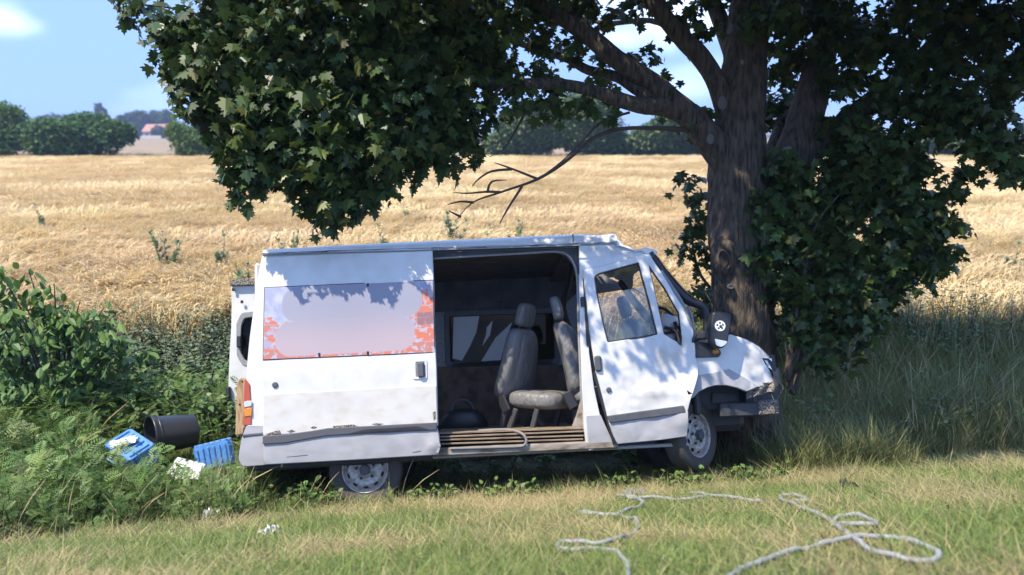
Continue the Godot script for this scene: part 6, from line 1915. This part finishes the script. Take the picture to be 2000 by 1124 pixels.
func build_weeds():
	var litter_gap := func(x, z):
		# the weeds are pressed down where the litter lies
		var a: float = exp(-pow((x + 3.35) / 0.85, 4.0) - pow((z + 7.1) / 0.75, 4.0))
		return 1.0 - 0.95 * a
	var left := func(x, z):
		if -z < left_edge(x) or under_van(x, z):
			return 0.0
		var dd: float = -z - left_edge(x)
		return litter_gap.call(x, z) * clampf(0.35 + dd * 0.6, 0.0, 1.0)
	scatter("feather_weeds", "tall feathery green weeds left of the van", feather_weed(1, 0.72), mats.weed_leaf, 1500, Rect2(-6.2, -8.6, 5.3, 3.6), Color(0.14, 0.215, 0.058), 0.45, 1.15, 31, func(x, z): return left.call(x, z) * (1.0 - 0.92 * sstep(-3.0, -2.2, x)))
	scatter("feather_weeds", "fresh feathery weeds along the foot of the bank", feather_weed(2, 0.40), mats.weed_leaf, 1500, Rect2(-5.4, -7.2, 4.5, 2.2), Color(0.155, 0.23, 0.06), 0.45, 1.1, 32, left)
	scatter("broad_weeds", "broad leaved weeds between the feathery ones", broad_weed(3, 0.38, 8, 0.065), mats.weed_leaf, 900, Rect2(-6.2, -8.6, 5.4, 3.6), Color(0.13, 0.21, 0.055), 0.5, 1.1, 33, left)
	scatter("tall_grass", "tall green grass among the left weeds", blades(18, 0.12, 0.60, 0.007, 0.6, 41), mats.grass_blade, 1500, Rect2(-6.2, -8.8, 5.4, 3.9), Color(0.17, 0.235, 0.075), 0.5, 1.15, 34, left)
	scatter("dry_tall_grass", "dry yellow stalks among the left weeds", blades(6, 0.12, 0.65, 0.005, 0.6, 46, true), mats.straw, 700, Rect2(-6.2, -8.8, 5.4, 3.9), Color(0.40, 0.33, 0.17), 0.5, 1.15, 44, left)
	scatter("dark_weeds", "dark broad leaved weeds behind the bucket", broad_weed(5, 0.72, 18, 0.09), mats.weed_leaf, 620, Rect2(-6.4, -9.4, 5.2, 1.5), Color(0.11, 0.175, 0.06), 0.6, 1.1, 35, func(x, z): return 1.0 - 0.96 * sstep(-3.1, -2.5, x))
	scatter("mugwort", "grey green mugwort standing at the edge of the barley", broad_weed(6, 0.86, 34, 0.045), mats.weed_leaf, 620, Rect2(-6.6, -10.7, 6.2, 1.7), Color(0.18, 0.215, 0.125), 0.6, 1.15, 36, func(x, z): return 1.0 - 0.5 * sstep(-2.0, -1.0, x))
	scatter("sill_weeds", "low weeds growing under the edge of the van", broad_weed(7, 0.17, 6, 0.05), mats.weed_leaf, 620, Rect2(-1.6, -6.7, 4.2, 1.15), Color(0.13, 0.20, 0.06), 0.5, 1.25, 37, func(x, z): return 0.0 if under_van(x, z) else exp(-pow((z + 6.15 + 0.04 * x) / 0.22, 2.0)))
	scatter("sill_grass", "loose grass round the wheels of the van", blades(12, 0.08, 0.26, 0.006, 0.8, 42), mats.grass_blade, 900, Rect2(-1.5, -7.4, 6.0, 1.7), Color(0.20, 0.235, 0.09), 0.5, 1.15, 38, func(x, z): return 0.25 if under_van(x, z) else exp(-pow((z + 6.25 + 0.06 * x) / 0.33, 2.0)))
	var right := func(x, z):
		var start := 6.95 + 0.16 * sin(x * 2.3) + 0.08 * sin(x * 7.0) + 0.35 * sstep(2.8, 1.6, x)
		if -z < start or under_van(x, z):
			return 0.0
		return clampf(0.3 + (-z - start) * 0.7, 0.0, 1.0)
	scatter("tall_grass", "dense tall grass on the bank right of the tree", blades(22, 0.13, 0.95, 0.009, 0.45, 43), mats.grass_blade, 5000, Rect2(1.5, -10.9, 6.6, 4.1), Color(0.19, 0.21, 0.068), 0.55, 1.1, 39, right)
	scatter("tall_grass", "tall grass round the foot of the trunk by the crushed nose", blades(18, 0.11, 0.62, 0.008, 0.55, 47), mats.grass_blade, 420, Rect2(2.15, -7.35, 1.5, 1.05), Color(0.18, 0.20, 0.07), 0.5, 1.15, 46, func(x, z): return 0.0 if under_van(x, z) else sstep(2.15, 2.6, x) * sstep(6.3, 6.7, -z))
	scatter("dry_tall_grass", "pale dry stalks in the tall grass right of the tree", blades(7, 0.12, 1.05, 0.006, 0.4, 44, true), mats.straw, 620, Rect2(1.7, -10.9, 6.4, 4.0), Color(0.42, 0.36, 0.20), 0.6, 1.1, 40, right)
	scatter("nettles", "dark leafy weeds in the tall grass right of the tree", broad_weed(8, 0.8, 22, 0.075), mats.weed_leaf, 220, Rect2(2.0, -10.9, 6.0, 3.6), Color(0.12, 0.185, 0.07), 0.6, 1.1, 41, right)
	scatter("mugwort", "upright leafy weeds between bank and barley on the right", broad_weed(9, 1.12, 36, 0.05), mats.weed_leaf, 260, Rect2(2.4, -10.9, 6.0, 0.9), Color(0.15, 0.195, 0.095), 0.75, 1.15, 42, func(x, z): return 0.9)
	scatter("ditch_grass", "tall grass in the ditch behind the van", blades(20, 0.13, 0.75, 0.009, 0.45, 45), mats.grass_blade, 1200, Rect2(-2.0, -10.8, 4.5, 2.3), Color(0.12, 0.16, 0.07), 0.6, 1.1, 43, func(x, z): return 0.0 if under_van(x, z) else 1.0)
	scatter("clover", "small broad leaved weeds in the verge grass", broad_weed(10, 0.075, 7, 0.03), mats.weed_leaf, 900, Rect2(-4.2, -6.9, 8.6, 4.0), Color(0.12, 0.20, 0.05), 0.6, 1.5, 45, func(x, z): return 0.0 if -z > left_edge(x) and x < -1.0 else clampf(0.25 + 0.9 * sin(x * 1.9 + z * 2.3) * sin(z * 3.1 - x), 0.0, 1.0))
	# single sprouts before the sill
	var sprout := [broad_weed(61, 0.26, 9, 0.085), broad_weed(62, 0.30, 8, 0.07)]
	var spots := [Vector3(1.297, -2.093, -8.194), Vector3(1.845, -2.045, -8.032), Vector3(0.390, -2.090, -8.023), Vector3(0.011, -2.100, -8.017), Vector3(-0.623, -2.101, -7.915), Vector3(1.592, -2.071, -8.117), Vector3(-0.224, -2.072, -7.814)]
	var says := ["fresh leafy sprout before the foot of the front door", "leafy sprout left of the front wheel", "thin sprout below the step of the sliding door", "sprout under the middle of the open doorway", "weed beside the rear wheel under the doorway", "small sprout between the two under the front door", "low weed right of the rear wheel"]
	for i in spots.size():
		var o := base("sprout", Vector3(spots[i].x, spots[i].y, spots[i].z))
		tag(o, says[i], "weed", "sprouts along the van's sill")
		o.rotation.y = i * 2.1
		var s: float = [1.35, 1.15, 1.2, 1.0, 1.1, 0.9, 0.9][i]
		o.scale = Vector3(s, s, s)
		var m: StandardMaterial3D = mats.weed_leaf.duplicate()
		m.albedo_color = lin(0.15, 0.23, 0.07)
		obj("foliage", sprout[i % 2], m, o)
	shrub()

func shrub():
	var r := RandomNumberGenerator.new()
	r.seed = 99
	var at := Vector3(-5.15, -1.8, -8.35)
	var t := base("shrub", at)
	t.scale = Vector3(1.07, 1.07, 1.07)
	tag(t, "big leafy shrub with drooping bright leaves at the left edge", "shrub")
	var tips := []
	for i in 46:
		var a := r.randf() * TAU
		var reach := r.randf_range(0.3, 1.25)
		var h := r.randf_range(0.7, 1.75) * (1.0 - 0.18 * reach)
		var tip := Vector3(cos(a) * reach * 0.95, h, sin(a) * reach * 0.7)
		if i < 16:
			tip = [Vector3(-0.55, 1.98, 0.2), Vector3(-0.30, 1.88, 0.3), Vector3(-0.05, 1.82, 0.2), Vector3(0.25, 1.70, 0.3), Vector3(0.55, 1.55, 0.4), Vector3(0.78, 1.48, 0.4), Vector3(0.92, 1.30, 0.45), Vector3(0.70, 1.15, 0.5), Vector3(0.3, 1.40, 0.6), Vector3(-0.1, 1.55, 0.6), Vector3(-0.5, 1.6, 0.5), Vector3(0.95, 1.05, 0.4), Vector3(0.45, 1.0, 0.7), Vector3(-0.2, 1.2, 0.7), Vector3(0.1, 1.62, 0.3), Vector3(-0.75, 1.75, 0.3)][i]
		var mid := tip * 0.5 + Vector3(0, 0.25, 0)
		var b := M.new()
		b.tube(curve([Vector3(tip.x * 0.1, 0, tip.z * 0.1), mid, tip], 4), ramp([0.014, 0.010, 0.004], 9), 5)
		obj("stem", b, mats.dead_twig, t)
		tips.append([mid, tip])
	var b2 := M.new()
	for s in [-1.0, 1.0]:
		var first := b2.v.size()
		var nn := Vector3(0.3 * s, 0.1, 1)
		for q in [[0, 0.0], [0.20, -0.22], [0.26, -0.45], [0.18, -0.75], [0.0, -1.0]]:
			b2.vert(Vector3(q[0] * s, q[1], -0.3 * q[0] - 0.12 * q[1] * q[1]), nn)
		var m0 := b2.vert(Vector3(0, -0.45, 0.0), nn)
		for i in 4:
			b2.face(m0, first + i, first + i + 1)
		b2.face(m0, first + 4, first)
	var leaf := b2.commit()
	var all := []
	for q in tips:
		for i in 46:
			var u := r.randf_range(0.15, 1.0)
			var p: Vector3 = (q[0] as Vector3).lerp(q[1], u) + Vector3(r.randfn(), r.randfn() * 0.6, r.randfn()) * 0.07
			var dir := Vector3(r.randfn(), 0, r.randfn() + 0.3).normalized()
			var sink := r.randf_range(0.2, 1.2)
			var tip := (dir * cos(sink) - Vector3.UP * sin(sink)).normalized()
			var nn := (Vector3.UP * cos(sink) + dir * sin(sink)).rotated(tip, r.randfn() * 0.5).normalized()
			var s := r.randf_range(0.06, 0.155)
			all.append([Transform3D(Basis(tip.cross(nn) * -1.0, -tip, nn).scaled_local(Vector3(s, s, s)), p), p.z * 0.7 + p.y])
	all.sort_custom(func(a, b): return a[1] > b[1])
	var tones := []
	for k in 4:
		var m: StandardMaterial3D = mats.weed_leaf.duplicate()
		m.albedo_color = [lin(0.115, 0.19, 0.045), lin(0.085, 0.16, 0.035), lin(0.155, 0.235, 0.05), lin(0.095, 0.17, 0.045)][k]
		tones.append(m)
	for i in 300:
		obj("leaf", leaf, tones[(i * 5) % 4], t).transform = all[i][0]
	var where := []
	var cols := []
	for i in range(300, all.size()):
		where.append(all[i][0])
		var k := r.randf_range(0.7, 1.3)
		cols.append(Color(0.085 * k, 0.155 * k, 0.042 * k))
	many("foliage", leaf, mats.weed_leaf, where, cols, t)
